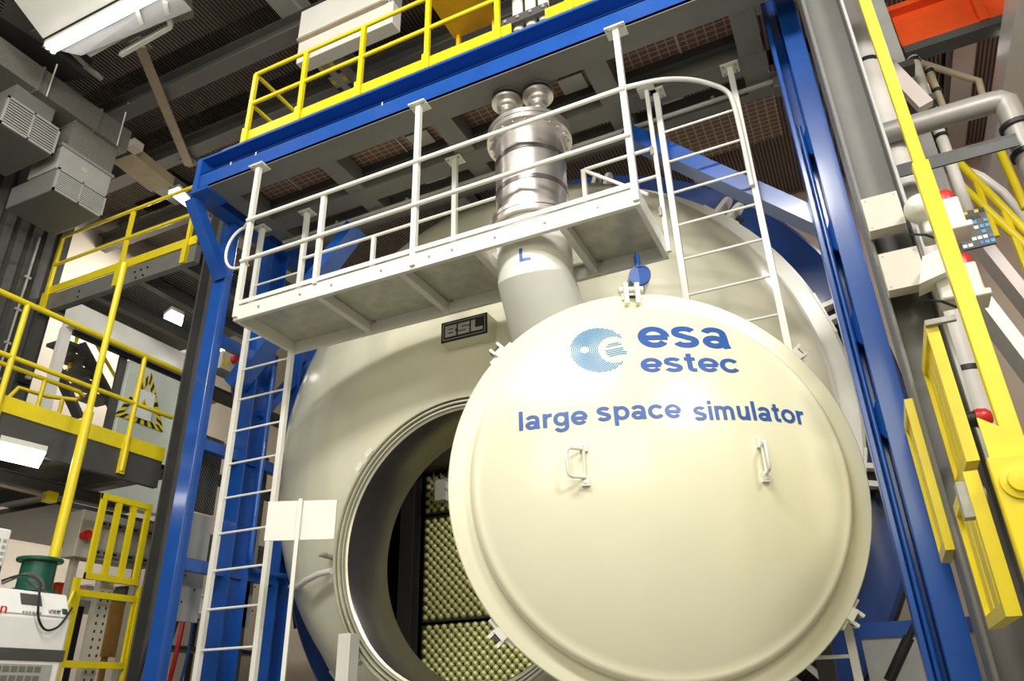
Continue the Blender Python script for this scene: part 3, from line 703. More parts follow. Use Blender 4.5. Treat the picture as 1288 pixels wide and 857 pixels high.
# three pipes with clamp bar
for k in range(3):
    xx = -2.27+k*.155
    t = thing('riser_pipe', ('leftmost', 'middle', 'rightmost')[k]+' of three white riser pipes clamped at the upper deck edge', 'pipe', (xx, 5.34, 7.86), 'riser pipes at the deck edge')
    MB().tube((xx, 5.34, 7.86), (xx, 5.34, 10.5), .062, 20).build('tube', 'white', t)
    MB().lathe([(.062, 7.98), (.085, 7.98), (.085, 8.06), (.062, 8.06)], (xx, 5.34, 0), BZ, 20).build('collar', 'steel', t)
cb = thing('pipe_clamp', 'dark grey clamp bar across the three riser pipes', 'clamp', (-2.12, 5.25, 8.1))
B((-2.42, 5.22, 8.13), (-1.88, 5.27, 8.24)).build('bar', 'darkgrey', cb)
for k in range(4): MB().tube((-2.37+k*.15, 5.2, 8.185), (-2.37+k*.15, 5.22, 8.185), .02, 8).build('bolt', 'galv', cb)
tb = B((-4.2, 5.62, 7.89), (-2.5, 5.72, 8.06)).build('cable_duct', 'beige', bevel=.005); tag(tb, 'low beige duct lying on the upper deck behind the toe board', 'duct')
# hazard striped crane beam
a = oZ(399, 84, 10.2); b = oZ(411, 70, 10.2)
hz = thing('crane_beam', 'grey overhead beam with black and yellow striped edges', 'beam', (a[0], a[1], 10.2))
hx0, hx1 = a[0], oZ(430, 90, 10.2)[0]
hy = min(a[1], b[1])
B((hx0, hy-.05, 10.2), (hx1, hy+3.5, 10.45)).build('girder', 'lightgrey', hz, smooth=False)
for x in (hx0, hx1-.07):
    for k in range(10): B((x, hy-.05+k*.16, 10.19), (x+.07, hy+.03+k*.16, 10.2)).build('stripe', 'hatch_black' if k % 2 == 0 else 'yellow', hz, smooth=False)
# diagonal flat bar under the roof
fb = thing('roof_brace', 'long tan flat bar brace running under the roof', 'brace', oZ(178, 64, 10.7))
MB().bar(oZ(176, 58, 10.7), oZ(238, 208, 10.7), .16, .03).build('flat_bar', 'tan', fb, smooth=False)
for px, py in ((176, 58), (237, 205)): q = oZ(px, py, 10.7); B(q-V((.12,.12,-.02)), q+V((.12,.12,.05))).build('gusset', 'grey', fb)

# ================================================================== LEFT SIDE
gc = struct(MB().ibeam((-7.82, 6.64, 1.35), (-7.82, 6.64, 8.75), .30, .27, .03, (1,0,0)).build('column_left', 'darkgrey', smooth=False), 'dark grey steel column')
# --- lower mezzanine
mz_ = thing('mezzanine_floor', 'dark steel mezzanine floor on the left below the yellow railing', 'platform', (-9.8, 4.6, 4.15))
B((-8.06, 2.2, 4.08), (-7.98, 6.46, 4.42)).build('fascia', 'darkgrey', mz_, smooth=False)
B((-11.6, 2.2, 4.36), (-8.06, 6.9, 4.42)).build('plate', 'darkgrey', mz_, smooth=False)
for y in (2.6, 3.5, 4.4, 5.3, 6.2): MB().ibeam((-11.6, y, 4.25), (-8.06, y, 4.25), .12, .2, .015).build('joist', 'grey', mz_, smooth=False)
for y in (2.65, 3.55, 4.45, 5.35): B((-11.5, y+.1, 4.30), (-8.1, y+.72, 4.34)).build('grating_panel', 'fine_grating', mz_, smooth=False)
MB().ibeam((-9.0, 2.2, 4.05), (-9.0, 6.9, 4.05), .15, .16, .015).build('joist', 'grey', mz_, smooth=False)
lrl = thing('mezzanine_railing', 'yellow tubular railing with toe board along the lower left mezzanine', 'railing', (-7.97, 4.4, 4.42))
for px, py in ((30, 400), (178, 470)):
    y = oX(px, py, -7.95)[1]; p = MB().tube((-7.95, y, 4.15), (-7.95, y, 5.68), .032, 12).build('post', 'yellow', lrl)
    B((-7.975, y-.045, 4.12), (-7.94, y+.045, 4.5)).build('post_foot', 'yellow', p)
p = MB().tube((-7.95, 2.3, 4.15), (-7.95, 2.3, 5.68), .032, 12).build('post', 'yellow', lrl)
MB().tube((-7.95, 2.2, 5.68), (-7.95, 6.46, 5.68), .034, 12).build('handrail', 'yellow', lrl)
MB().tube((-7.95, 2.2, 5.02), (-7.95, 6.46, 5.02), .028, 12).build('mid_rail', 'yellow', lrl)
B((-7.978, 2.2, 4.42), (-7.96, 6.46, 4.60)).build('toe_board', 'yellow', lrl, smooth=False)
il = thing('stair_guard', 'low bent yellow guard rail on the lower mezzanine in front of the stair', 'railing', (-8.6, 4.8, 4.42))
y0 = oX(0, 492, -8.6)[1]-1.2; ye = oX(108, 495, -8.6)[1]; zt = oX(60, 478, -8.6)[2]
MB().path([(-8.6, y0, zt), (-8.6, ye-.1, zt), (-8.62, ye-.02, zt-.02), (-8.75, ye, zt-.05), (-8.95, ye-.25, zt-.05), (-9.0, ye-.6, zt-.05), (-9.0, ye-.75, zt-.35), (-9.0, ye-.8, 4.42)], .028, 10).build('handrail', 'yellow', il)
for yy in (y0+.4, ye-.55): MB().tube((-8.6, yy, 4.42), (-8.6, yy, zt), .026, 10).build('post', 'yellow', il)
MB().tube((-8.85, ye-.12, 4.42), (-8.85, ye-.12, zt-.05), .026, 10).build('post', 'yellow', il)
# --- upper left platform
up = thing('upper_platform', 'grey steel platform high on the left with grating underside', 'platform', (-9.9, 6.5, 7.5))
B((-11.6, 6.45, 7.50), (-8.1, 6.55, 7.80)).build('fascia', 'grey', up, smooth=False)
for px, py in ((170, 342), (178, 339), (186, 336), (171, 349), (180, 346), (100, 366), (98, 373)):
    q = oY(px, py, 6.45); MB().tube(q-BY*.012, q, .018, 8).build('bolt', 'black', up)
B((-11.6, 6.55, 7.72), (-8.1, 8.9, 7.78)).build('grating', 'fine_grating', up, smooth=False)
for x in (-11.3, -10.3, -9.3, -8.4): MB().ibeam((x, 6.55, 7.60), (x, 8.9, 7.60), .12, .2, .015).build('joist', 'grey', up, smooth=False)
url = thing('platform_railing', 'yellow railing on the upper left platform', 'railing', (-9.9, 6.42, 7.8))
for px, py in ((70, 330), (160, 300), (243, 270)):
    q = oY(px, py, 6.42); p = MB().bar((q[0], 6.42, 7.50), (q[0], 6.42, 8.92), .06, .05, (0,1,0)).build('post', 'yellow', url)
    B((q[0]-.045, 6.375, 7.48), (q[0]+.045, 6.39, 7.82)).build('post_foot', 'yellow', p)
for z in (8.92, 8.36): MB().tube((-11.4, 6.40, z), (-8.1, 6.40, z), .028, 12).build('handrail' if z > 8.5 else 'mid_rail', 'yellow', url)
B((-11.5, 6.425, 7.80), (-8.1, 6.445, 7.95)).build('toe_board', 'yellow', url, smooth=False)
# --- long pole in front
q = oX(155, 330, -7.3); lp_ = thing('lift_pole', 'tall single yellow pole in front of the left mezzanine', 'pole', (-7.3, q[1], 1.35))
q2 = oX(118, 520, -7.3)
MB().tube((-7.3, q[1]+.02, q2[2]), (-7.3, q[1]+.02, q[2]), .036, 14).build('upper_tube', 'yellow', lp_)
MB().tube((-7.3, q[1]+.02, 1.35), (-7.3, q[1]+.02, q2[2]), .05, 14).build('lower_tube', 'yellow', lp_)
B((-7.4, q[1]-.08, 1.35), (-7.2, q[1]+.12, 1.38)).build('base_plate', 'yellow', lp_)
# --- partition with doorway and cabinets on the mezzanine
a = oX(86, 388, -10.4); b = oX(226, 456, -10.4)
pt = thing('partition_frame', 'white framed doorway partition on the lower mezzanine', 'partition', (-10.4, a[1], 4.42))
zh = a[2]; zh0 = oX(80, 412, -10.4)[2]
B((-10.45, a[1], zh0), (-10.1, 8.6, zh)).build('header', 'white', pt, smooth=False)
B((-10.45, a[1]-.02, 4.42), (-10.35, a[1]+.12, zh0)).build('jamb', 'white', pt, smooth=False)
B((-10.36, a[1]+.12, zh0-.08), (-10.30, 8.6, zh0)).build('door_track', 'black', pt, smooth=False)
yj = oX(150, 470, -10.4)[1]
B((-10.42, yj-.06, 4.42), (-10.36, yj+.06, zh0)).build('mullion', 'darkgrey', pt, smooth=False)
cbx = thing('control_cabinet', 'pale green control cabinet with a hazard triangle on its door', 'cabinet', (-10.38, yj+.8, 4.42))
B((-10.5, yj+.07, 4.42), (-10.3, 8.5, zh0-.1)).build('body', 'pale_green', cbx, bevel=.01)
tri = MB(); c = oX(184, 512, -10.28)
T = [V((-10.285, c[1]-.52, c[2]-.30)), V((-10.285, c[1]+.42, c[2]-.30)), V((-10.285, c[1]-.03, c[2]+.62))]
cen = (T[0]+T[1]+T[2])/3; k = 0
trm = thing('warning_triangle', 'black and yellow striped warning triangle on the pale cabinet', 'sign', cen)
for i in range(3):
    A, Bp = T[i], T[(i+1) % 3]; Ai, Bi = cen+(A-cen)*.72, cen+(Bp-cen)*.72; nseg = 12
    for j in range(nseg):
        t0, t1 = j/nseg, (j+1)/nseg
        MB().prism([A.lerp(Bp, t0), A.lerp(Bp, t1), Ai.lerp(Bi, t1), Ai.lerp(Bi, t0)], (-.012, 0, 0)).build('stripe', 'hatch_black' if j % 2 else 'yellow', trm, smooth=False)
nt_ = B((-10.275, c[1]-.28, c[2]-.22), (-10.265, c[1]+.12, c[2]+.26)).build('notice', 'paper', trm, smooth=False)
MB().prism([(-10.264, c[1]-.16, c[2]-.04), (-10.264, c[1]+.02, c[2]-.04), (-10.264, c[1]-.07, c[2]+.13)], (.003, 0, 0)).build('triangle_mark', 'yellow', nt_, smooth=False)
MB().prism([(-10.260, c[1]-.085, c[2]-.01), (-10.260, c[1]-.055, c[2]-.01), (-10.260, c[1]-.065, c[2]+.08)], (.002, 0, 0)).build('bolt_mark', 'black', nt_, smooth=False)
# dark stair seen through the doorway
st = thing('steel_stair', 'dark steel stair seen through the doorway on the lower mezzanine', 'stairs', oX(110, 520, -11.2))
p0 = oX(100, 432, -11.2); p1 = oX(145, 515, -11.2); q0 = oX(75, 470, -11.2)
MB().bar(p0, p1+BZ*0, .06, .24, (1,0,0)).build('stringer', 'darkgrey', st, smooth=False)
MB().bar(q0+V((0,-.1,.1)), p1+V((0,-.6,-.35)), .06, .2, (1,0,0)).build('stringer', 'darkgrey', st, smooth=False)
for k in range(5):
    t = (k+.2)/5; c = p0.lerp(p1, t); MB().box(c+V((-.45, -.30, -.03)), c+V((-.02, .10, .03))).build('tread', 'darkgrey', st, smooth=False)
MB().tube(p0+V((-.3, .12, .6)), p1+V((-.3, .3, .5)), .03, 8).build('handrail', 'yellow', st)
MB().tube(p0+V((-.3, .12, -.4)), p0+V((-.3, .12, .6)), .03, 8).build('handrail', 'yellow', st)
B((-13.4, 6.9, 4.3), (-10.6, 13.5, 4.38)).build('landing', 'darkgrey', st, smooth=False)
# wall switch on the cladding
q = oX(28, 475, -11.58); sw = thing('wall_switch', 'small dark switch box on the corrugated wall cladding', 'switch', q)
B(q-V((0, .08, .1)), q+V((.08, .08, .1))).build('box', 'black', sw); MB().tube(q+V((.08, .03, 0)), q+V((.13, .03, 0)), .04, 10).build('knob', 'lightgrey', sw)
cdt = MB(); q = oX(40, 330, -11.58)
cw = thing('wall_conduit', 'thin white conduit pipe running down the corrugated wall cladding', 'conduit', (-11.57, q[1], 4.4))
MB().tube((-11.57, q[1], 4.4), (-11.57, q[1], 8.8), .018, 8).build('tube', 'lightgrey', cw)
for z in (5.0, 5.6, 6.2, 6.8, 7.4, 8.0): B((-11.59, q[1]-.05, z), (-11.55, q[1]+.05, z+.04)).build('clip', 'lightgrey', cw)

# --- air handling units
def ac_unit(label, pa, pb, X, depth, top):
    a = oX(*pa, X); b = oX(*pb, X); y0, y1, z1, z0 = a[1], b[1], a[2], b[2]
    t = thing('air_unit', label, 'air conditioner', (X-depth/2, (y0+y1)/2, z0), 'air units under the duct')
    B((X-depth, y0, z0), (X, y1, z1)).build('body', 'ac_grey', t, bevel=.02)
    g = B((X, y0+.03, z0+.03), (X+.01, y1-.03, z1-.02)).build('grille', 'black', t, smooth=False)
    fr = MB()
    for bx in (((y0, z0), (y1, z0+.04)), ((y0, z1-.04), (y1, z1)), ((y0, z0), (y0+.03, z1)), ((y1-.03, z0), (y1, z1)), (((y0+y1)/2-.012, z0), ((y0+y1)/2+.012, z1))):
        fr.box((X, bx[0][0], bx[0][1]), (X+.03, bx[1][0], bx[1][1]))
    fr.build('frame', 'lightgrey', t, smooth=False)
    nsl = 9
    for k in range(nsl):
        z = z0+.05+(z1-z0-.1)*(k+.5)/nsl; MB().bar((X+.018, y0+.03, z), (X+.018, y1-.03, z), .012, .026, (0,0,1)).build('slat', 'lightgrey', t, smooth=False)
    return t, y0, y1, z0, z1
t, y0, y1, z0, z1 = ac_unit('grey air unit with louvre, the lower one hanging nearer the column', (73, 210), (126, 274), -10, 1.1, 0)
a = oX(75, 178, -10.02); b = oX(132, 240, -10.02)
B((-10.7, y0-.02, z1), (-10.02, y1+.02, z1+.42)).build('plenum', 'lightgrey', t, bevel=.01)
B((-10.72, y0-.05, z1+.42), (-10.0, y1+.05, z1+.47)).build('rim', 'galv', t)
dz0 = oX(160, 190, -9.95)[2]; B((-10.6, y0+.05, z1+.47), (-10.02, y1, dz0-.025)).build('collar', 'duct_grey', t)
B((-10.019, (y0+y1)/2-.07, z1+.2), (-10.01, (y0+y1)/2+.03, z1+.27)).build('data_plate', 'beige', t, smooth=False)
t, y0, y1, z0, z1 = ac_unit('grey air unit with louvre, the upper one at the picture edge', (10, 120), (65, 196), -10, 1.1, 0)
B((-10.6, y0+.1, z1), (-10.1, y1-.1, dz0-.025)).build('plenum', 'ac_grey', t)
dt = thing('air_duct', 'mottled grey rectangular air duct running above the two air units', 'duct', (-10.3, 4.6, 9.75))
dz0 = oX(160, 190, -9.95)[2]; dye = oX(160, 190, -9.95)[1]
B((-10.65, 1.5, dz0-.02), (-9.95, dye, dz0+.42)).build('trunk', 'duct_grey', dt, bevel=.006)
for y in (3.6, 4.6, 5.6): B((-10.67, y, dz0-.04), (-9.93, y+.03, dz0+.44)).build('seam', 'duct_grey', dt, smooth=False)
for y in (4.75, 6.0):
    MB().tube((-9.92, y, dz0-.05), (-9.92, y, 11.0), .012, 6).build('hanger_rod', 'white', dt)
hd = thing('exhaust_hood', 'large dark grey duct hood in the upper left corner', 'hood', (-9.3, 3.2, 10.2))
q = [oZ(0, 98, 10.72), oZ(55, 107, 10.72), oZ(110, 98, 10.72), oZ(62, 60, 10.72), oZ(0, 20, 10.72)]
MB().prism(q, (0, 0, .4)).build('shell', 'dark', hd, smooth=False)
q2 = oZ(115, 88, 10.3); MB().tube(oZ(85, 60, 10.4), q2, .035, 8).tube(q2-V((.0, .1, 0)), q2+V((0, .18, 0)), .05, 10).build('nozzle', 'galv', hd)
# --- ceiling luminaires
def luminaire(label, p, q, wd, m='tube_glow', hood=True, hx=.25):
    p, q = V(p), V(q); t = thing('ceiling_lamp', label, 'lamp', (p+q)/2)
    d = (q-p).normalized(); s = d.cross(BZ).normalized()
    for k in (-1, 1): MB().tube(p+s*k*wd*.25, q+s*k*wd*.25, wd*.17, 10).build('tube', m, t)
    if hood:
        MB().bar(p+BZ*wd*.45, q+BZ*wd*.45, wd*1.1, wd*.4).build('housing', 'offwhite', t)
    for e in (p, q): MB().bar(e-d*.02+BZ*.05, e+d*.02+BZ*.05, wd*1.05, wd*.9).build('end_cap', 'lightgrey', t)
    return t
a = oZ(62, 62, 10.0); b = oZ(215, -18, 10.0)
tl = luminaire('long glowing fluorescent tube fitting at the top left of the hall', a, b, .16)
s = V((0, 1, 0))
MB().prism([a+V((.0,-.12,.1)), b+V((0,-.12,.1)), b+V((0,-.75,.42)), a+V((0,-.75,.42))], (0, 0, .03)).build('reflector', 'white', tl, smooth=False)
MB().prism([a+V((.0,.12,.1)), b+V((-.1,.12,.1)), b+V((-.1,.42,.05)), a+V((.25,.30,.05))], (0, 0, .03)).build('reflector', 'lightgrey', tl, smooth=False)
fx = thing('lamp_housing', 'empty grey open lamp housing beside the glowing fluorescent fitting', 'lamp', oZ(170, 45, 10.15))
c = [oZ(112, 67, 10.1), oZ(180, 30, 10.1), oZ(172, 8, 10.1), oZ(215, 32, 10.1), oZ(152, 68, 10.1), oZ(208, 0, 10.1)]
for i, j in ((0, 1), (1, 2), (3, 4), (3, 5)): MB().bar(c[i], c[j], .06, .08).build('frame_bar', 'offwhite', fx, smooth=False)
MB().prism([c[0]+BZ*.2, c[1]+BZ*.2, c[3]+BZ*.2, c[4]+BZ*.2], (0, 0, .03)).build('back_plate', 'grey', fx, smooth=False)
MB().prism([c[3]+BZ*.03, oZ(243, 22, 10.2), oZ(238, -20, 10.2), oZ(205, -20, 10.1)], (0, 0, .05)).build('side_plate', 'duct_grey', fx, smooth=False)
def flat_lamp(label, pts, z, m='glass_white'):
    q = [oZ(*p, z) for p in pts]; c = sum(q, V((0,0,0)))/4; t = thing('ceiling_lamp', label, 'lamp', c)
    MB().prism(q, (0, 0, .05)).build('diffuser', m, t, smooth=False)
    MB().prism([c+(p-c)*1.08+BZ*.052 for p in q], (0, 0, .06)).build('housing', 'offwhite', t, smooth=False)
flat_lamp('glowing strip lamp above the upper left platform railing', [(212, 243), (245, 268), (243, 257), (225, 238)], 10.4)
flat_lamp('small square glowing lamp beside the grey column', [(206, 400), (228, 410), (230, 400), (215, 393)], 7.2)
flat_lamp('glowing strip lamp under the lower mezzanine floor', [(0, 578), (48, 589), (55, 574), (0, 561)], 4.02)
flat_lamp('tiny glowing lamp between the blue columns', [(268, 437), (282, 444), (284, 434), (272, 429)], 7.2)
pm = [oZ(0, 610, 3.9), oZ(90, 632, 3.9)]
cp = thing('sprinkler_pipe', 'thin tan pipe under the lower mezzanine floor', 'pipe', pm[0]); MB().tube(pm[0], pm[1], .02, 8).build('tube', 'tan', cp)
q = pm[0].lerp(pm[1], .68); B(q-V((.06,.06,.06)), q+V((.06,.06,.06))).build('valve', 'yellow', cp)
q = oZ(170, 205, 10.3)
tw = thing('roof_duct', 'tan flat duct under the roof behind the air duct', 'duct', q); MB().bar(oZ(155, 192, 10.3), oZ(205, 232, 10.3), .5, .2).build('trunk', 'tan', tw, smooth=False)
B(oZ(168, 188, 10.2)-V((.1,.1,0)), oZ(168, 188, 10.2)+V((.1,.1,.15))).build('junction', 'beige', tw)

# --- gates in the plane of the mezzanine edge
XG = -8.07
def xframe(parent, y0, y1, z0, z1, w_, nb, m='yellow', X=XG):
    B((X-.025, y0, z1-w_), (X+.025, y1, z1)).build('top_bar', m, parent, smooth=False); B((X-.025, y0, z0), (X+.025, y1, z0+w_)).build('bottom_bar', m, parent, smooth=False)
    for k in range(nb):
        y = y0+(y1-y0-w_)*k/(nb-1); B((X-.02, y, z0), (X+.02, y+w_, z1)).build('upright', m, parent, smooth=False)
a = oX(130, 617, XG); b = oX(178, 738, XG)
g1 = thing('safety_gate', 'upper yellow safety gate with four uprights beside the blue column', 'gate', (XG, 6.1, 2.9)); xframe(g1, a[1], 6.50, 2.90, 3.88, .07, 4)
g2 = thing('safety_gate', 'lower yellow safety gate under the slatted gate beside the blue column', 'gate', (XG, 6.1, 1.95)); xframe(g2, 5.72, 6.56, 1.98, 2.78, .07, 2)
for y in (5.72, 6.56): B((XG-.03, y-.03, 1.35), (XG+.03, y+.03, 2.9)).build('post', 'yellow', g2, smooth=False)
MB().path([(XG, 5.72, 2.75), (XG+.15, 5.6, 2.72), (XG+.2, 5.52, 2.5), (XG+.18, 5.5, 2.2)], .02, 8).build('latch_bar', 'yellow', g2)
# beige cabinet behind the gate
a = oX(106, 640, -8.7); b = oX(188, 715, -8.7)
kc = thing('switch_cabinet', 'beige switch cabinet with red knob behind the upper yellow gate', 'cabinet', (-8.8, (a[1]+b[1])/2, 1.35))
kb = B((-8.95, a[1], b[2]), (-8.7, b[1], a[2])).build('body', 'beige', kc, bevel=.01)
for k in range(3):
    y = a[1]+.3+k*.2; B((-8.70, y, b[2]+.04), (-8.68, y+.16, a[2]-.04)).build('door_panel', 'beige', kc, smooth=False)
for z in (a[2]-.14, b[2]+.08):
    B((-8.68, a[1]+.18, z-.035), (-8.64, b[1]+.1, z+.035)).build('slotted_rail', 'galv', kc, smooth=False)
    for k in range(7): B((-8.642, a[1]+.22+k*.12, z-.012), (-8.636, a[1]+.29+k*.12, z+.012)).build('slot', 'black', kc, smooth=False)
q = oX(107, 673, -8.65); MB().tube(q-BX*.08, q+BX*.02, .045, 14).tube(q+BX*.02, q+BX*.06, .06, 14).build('stop_knob', 'red', kc)
for y in (a[1]+.1, b[1]-.1): B((-8.9, y, 1.35), (-8.8, y+.06, b[2])).build('leg', 'beige', kc)
a = oX(128, 735, -8.25); b = oX(112, 857, -8.25)
ps = thing('slotted_upright', 'cream slotted steel upright behind the lower yellow gate', 'post', (-8.25, a[1], 1.35))
yy = oX(120, 790, -8.25)[1]
B((-8.3, yy-.09, 1.35), (-8.2, yy+.09, 2.95)).build('upright', 'beige', ps, smooth=False)
for k in range(12):
    for s_ in (-.045, .045): B((-8.201, yy+s_-.01, 1.85+k*.085), (-8.197, yy+s_+.01, 1.88+k*.085)).build('slot', 'black', ps, smooth=False)
a = oX(141, 757, -9.0); b = oX(178, 828, -9.0)
wd_ = thing('crate_board', 'brown plywood board standing behind the lower yellow gate', 'board', (-9.0, (a[1]+b[1])/2, 1.35)); B((-9.06, a[1], b[2]), (-9.0, b[1], a[2])).build('board', 'wood', wd_, smooth=False)
for y in (a[1]+.05, b[1]-.12): B((-9.06, y, 1.35), (-9.02, y+.07, b[2])).build('leg', 'wood', wd_)
# bench with boxes far behind
bn = thing('work_bench', 'pale work bench with dark frame behind the yellow gates', 'bench', (-10.6, 7.4, 1.35))
z = oX(150, 765, -10.6)[2]
B((-11.0, 5.2, z-.08), (-10.2, 9.8, z)).build('top', 'lightgrey', bn, smooth=False)
for y in (5.4, 7.4, 9.5): B((-10.3, y, 1.35), (-10.24, y+.06, z-.08)).build('leg', 'black', bn, smooth=False)
B((-10.95, 5.3, 1.9), (-10.25, 9.7, 1.94)).build('shelf', 'darkgrey', bn, smooth=False)
bxs = [('orange', 'orange storage box on the bench', .25, .2), ('white', 'white storage box on the bench', .45, .22), ('darkgrey', 'dark instrument case on the bench', .5, .28), ('red', 'small red case on the bench', .28, .18), ('paper', 'white instrument on the bench', .4, .3)]
y = 7.1
for m_, lb, wd2, hh in bxs:
    t = thing('storage_box', lb+' behind the yellow gates', 'box', (-10.6, y, z), 'boxes on the bench'); B((-10.8, y, z), (-10.4, y+wd2, z+hh)).build('body', m_, t, bevel=.015)
    B((-10.81, y-.01, z+hh), (-10.39, y+wd2+.01, z+hh+.03)).build('lid', m_, t, bevel=.008); y += wd2+.2
# --- panel and clutter behind the blue posts
gp = thing('machine_guard', 'grey perforated machine guard panel between the blue posts', 'panel', (-7.0, 7.0, 2.3))
z0 = oX(215, 780, -7.0)[2]; z1 = oX(225, 640, -7.0)[2]
for k, (ya_, yb_) in enumerate(((6.1, ya-.18), (ya+.18, yb-.18))):
    pn = B((-7.04, ya_, z0), (-7.0, yb_, z1)).build('panel', 'lightgrey', gp, smooth=False)
    for i in range(4):
        for j in range(4):
            if (i+j) % 2 == 0: MB().tube((-7.0, ya_+.15+i*.16, z0+.2+j*.14), (-6.995, ya_+.15+i*.16, z0+.2+j*.14), .012, 6).build('hole', 'black', pn)
    B((-7.04, ya_, z1+.03), (-7.0, yb_, z1+.95)).build('mesh_screen', 'perforated', gp, smooth=False)
B((-7.06, 6.1, 1.35), (-7.0, 6.16, z1)).build('leg', 'darkgrey', gp)
B((-7.06, yb-.3, 1.35), (-7.0, yb-.24, z1)).build('leg', 'darkgrey', gp)
cols = ['black', 'black', 'red', 'letter_blue', 'darkgrey', 'yellow_panel', 'white', 'black']
ORD = ['first', 'second', 'third', 'fourth', 'fifth', 'sixth', 'seventh', 'eighth']; CN = ['black', 'black', 'red', 'blue', 'dark grey', 'amber', 'white', 'black']
for k in range(8):
    y = 6.25+k*.2; x = -7.25-random.random()*.4
    tag(MB().path(smooth([(x, y, z0+.5), (x+.02, y+.03, z0+.1), (x+random.uniform(-.1, .1), y+random.uniform(-.06, .06), z0-.4), (x+random.uniform(-.2, .2), y+random.uniform(-.1, .1), 1.36)]), .014+.012*random.random(), 6).build('hanging_cable', cols[k]),
        CN[k]+' cable below the guard panel, '+ORD[k]+' from the front blue column', 'cable', 'cables behind the blue posts')
rk_ = thing('cable_rack', 'dark cable rack standing behind the white ladder', 'rack', (-7.9, 8.6, 1.35))
for y in (6.9, 7.5, 8.1, 8.8): B((-7.95, y, 1.35), (-7.88, y+.07, 6.6)).build('upright', 'darkgrey', rk_, smooth=False)
for z in (1.7, 2.2, 4.4, 5.6): B((-8.2, 6.8, z), (-7.85, 9.0, z+.05)).build('shelf', 'darkgrey', rk_, smooth=False)
# control pendant box between blue columns
q = oX(287, 460, -7.6); pb = thing('pendant_box', 'beige control box with red button hanging between the blue columns', 'control box', q)
B(q-V((.15, .22, .13)), q+V((.1, .25, .13))).build('body', 'beige', pb, bevel=.01); MB().tube(q+V((.1, -.02, .06)), q+V((.17, -.02, .06)), .055, 14).build('button', 'red', pb)
B(q+V((.101, -.2, -.06)), q+V((.105, -.1, .02))).build('plate', 'yellow', pb, smooth=False)
MB().path([q+V((0, .1, -.13)), q+V((.05, .15, -.5)), q+V((-.02, .3, -1.0)), q+V((0, .35, -1.8))], .025, 8).build('cable', 'black', pb)
B(q+V((-.1, .3, -2.4)), q+V((.05, .5, -.1))).build('bracket', 'grey', pb)
yr2 = thing('stub_rail', 'short yellow rail stub visible between the blue columns', 'railing', oX(270, 505, -8.4)); MB().tube(oX(255, 508, -8.4), oX(281, 502, -8.4), .035, 10).build('tube', 'yellow', yr2)
MB().tube(oX(255, 454, -8.4), oX(288, 444, -8.4), .035, 10).build('tube', 'yellow', yr2)
B((-8.46, oX(268, 556, -8.4)[1], oX(268, 556, -8.4)[2]-.1), (-8.40, oX(310, 566, -8.4)[1], oX(268, 552, -8.4)[2])).build('toe_board', 'yellow', yr2)

# --- leak detector cart
XD = -6.0
ld = thing('leak_detector', 'white wheeled leak detector machine in the lower left corner', 'machine', (-6.35, 3.7, 1.35))
yA, yB = 3.05, oX(95, 745, XD)[1]+.02
zt = oX(95, 752, XD)[2]-.0
B((-6.75, yA, 1.45), (XD, yB, zt-.155)).build('body', 'paper', ld, bevel=.03)
MB().prism([(XD, yA+.01, zt-.16), (XD-.11, yA+.01, zt+.03), (XD-.42, yA+.01, zt+.05), (-6.75, yA+.01, zt+.05), (-6.75, yA+.01, zt-.16)], (0, yB-yA-.02, 0)).build('top_cover', 'paper', ld, bevel=.012)
n_ = V((.19, 0, .11)).normalized()
def on_top(y0, y1, s0, s1, name, m, lift=.006, par=None):
    A = V((XD, 0, zt-.16)); D = V((-.11, 0, .19)); c = []
    for y, s_ in ((y0, s0), (y1, s0), (y1, s1), (y0, s1)): c.append(V((A[0]+D[0]*s_, y, A[2]+D[2]*s_)))
    MB().prism(c, n_*lift).build(name, m, par or ld, smooth=False)
on_top(yB-.42, yB-.25, .4, .85, 'screen', 'darkgrey'); on_top(yB-.08, yB-.04, .15, .35, 'green_key', 'green', .012)
for k in range(3): on_top(yB-.20+k*.035, yB-.18+k*.035, .15, .25, 'key', 'lightgrey', .012)
for k in range(6): on_top(yB-.42+k*.027, yB-.405+k*.027, .05, .12, 'key', 'lightgrey', .01)
B((XD-.62, yA, zt+.05), (XD-.40, yB-.05, zt+.075)).build('tray', 'lightgrey', ld, bevel=.005)
zb1 = oX(80, 818, XD)[2]
B((XD-.01, yA, zb1-.085), (XD+.012, yB-.0, zb1)).build('bumper', 'darkgrey', ld, bevel=.005)
gv = B((XD, yA+.05, 1.47), (XD+.006, yB-.08, zb1-.11)).build('vent_panel', 'lightgrey', ld, smooth=False)
for i in range(16):
    for j in range(4): B((XD+.006, yA+.08+i*.062, zb1-.165-j*.065), (XD+.009, yA+.08+i*.062+.05, zb1-.125-j*.065)).build('vent_slot', 'grey', gv, smooth=False)
def x_text(txt, X, y0, y1, z0, z1, m, par, off=.01):
    vs, fs = fit_text(txt, y0, y1, z0, z1, off); b = MB(); b.add([(X, y, z) for y, z in vs], fs); b.build('lettering', m, par, smooth=False)
q = oX(64, 766, XD+.004); q1 = oX(91, 772, XD+.004)
x_text('ASM 192T', XD+.004, q[1], q1[1]+.01, q1[2]-.0, q[2], 'darkgrey', ld)
q = oX(9, 766, XD+.004); x_text('adixen', XD+.004, q[1]-.33, q[1], q[2]-.03, q[2]+.045, 'red', ld)
for y in (yA+.1, yB-.1):
    for x in (-6.65, -6.1): MB().tube((x-.02, y, 1.405), (x+.02, y, 1.405), .055, 16).build('wheel', 'black', ld)
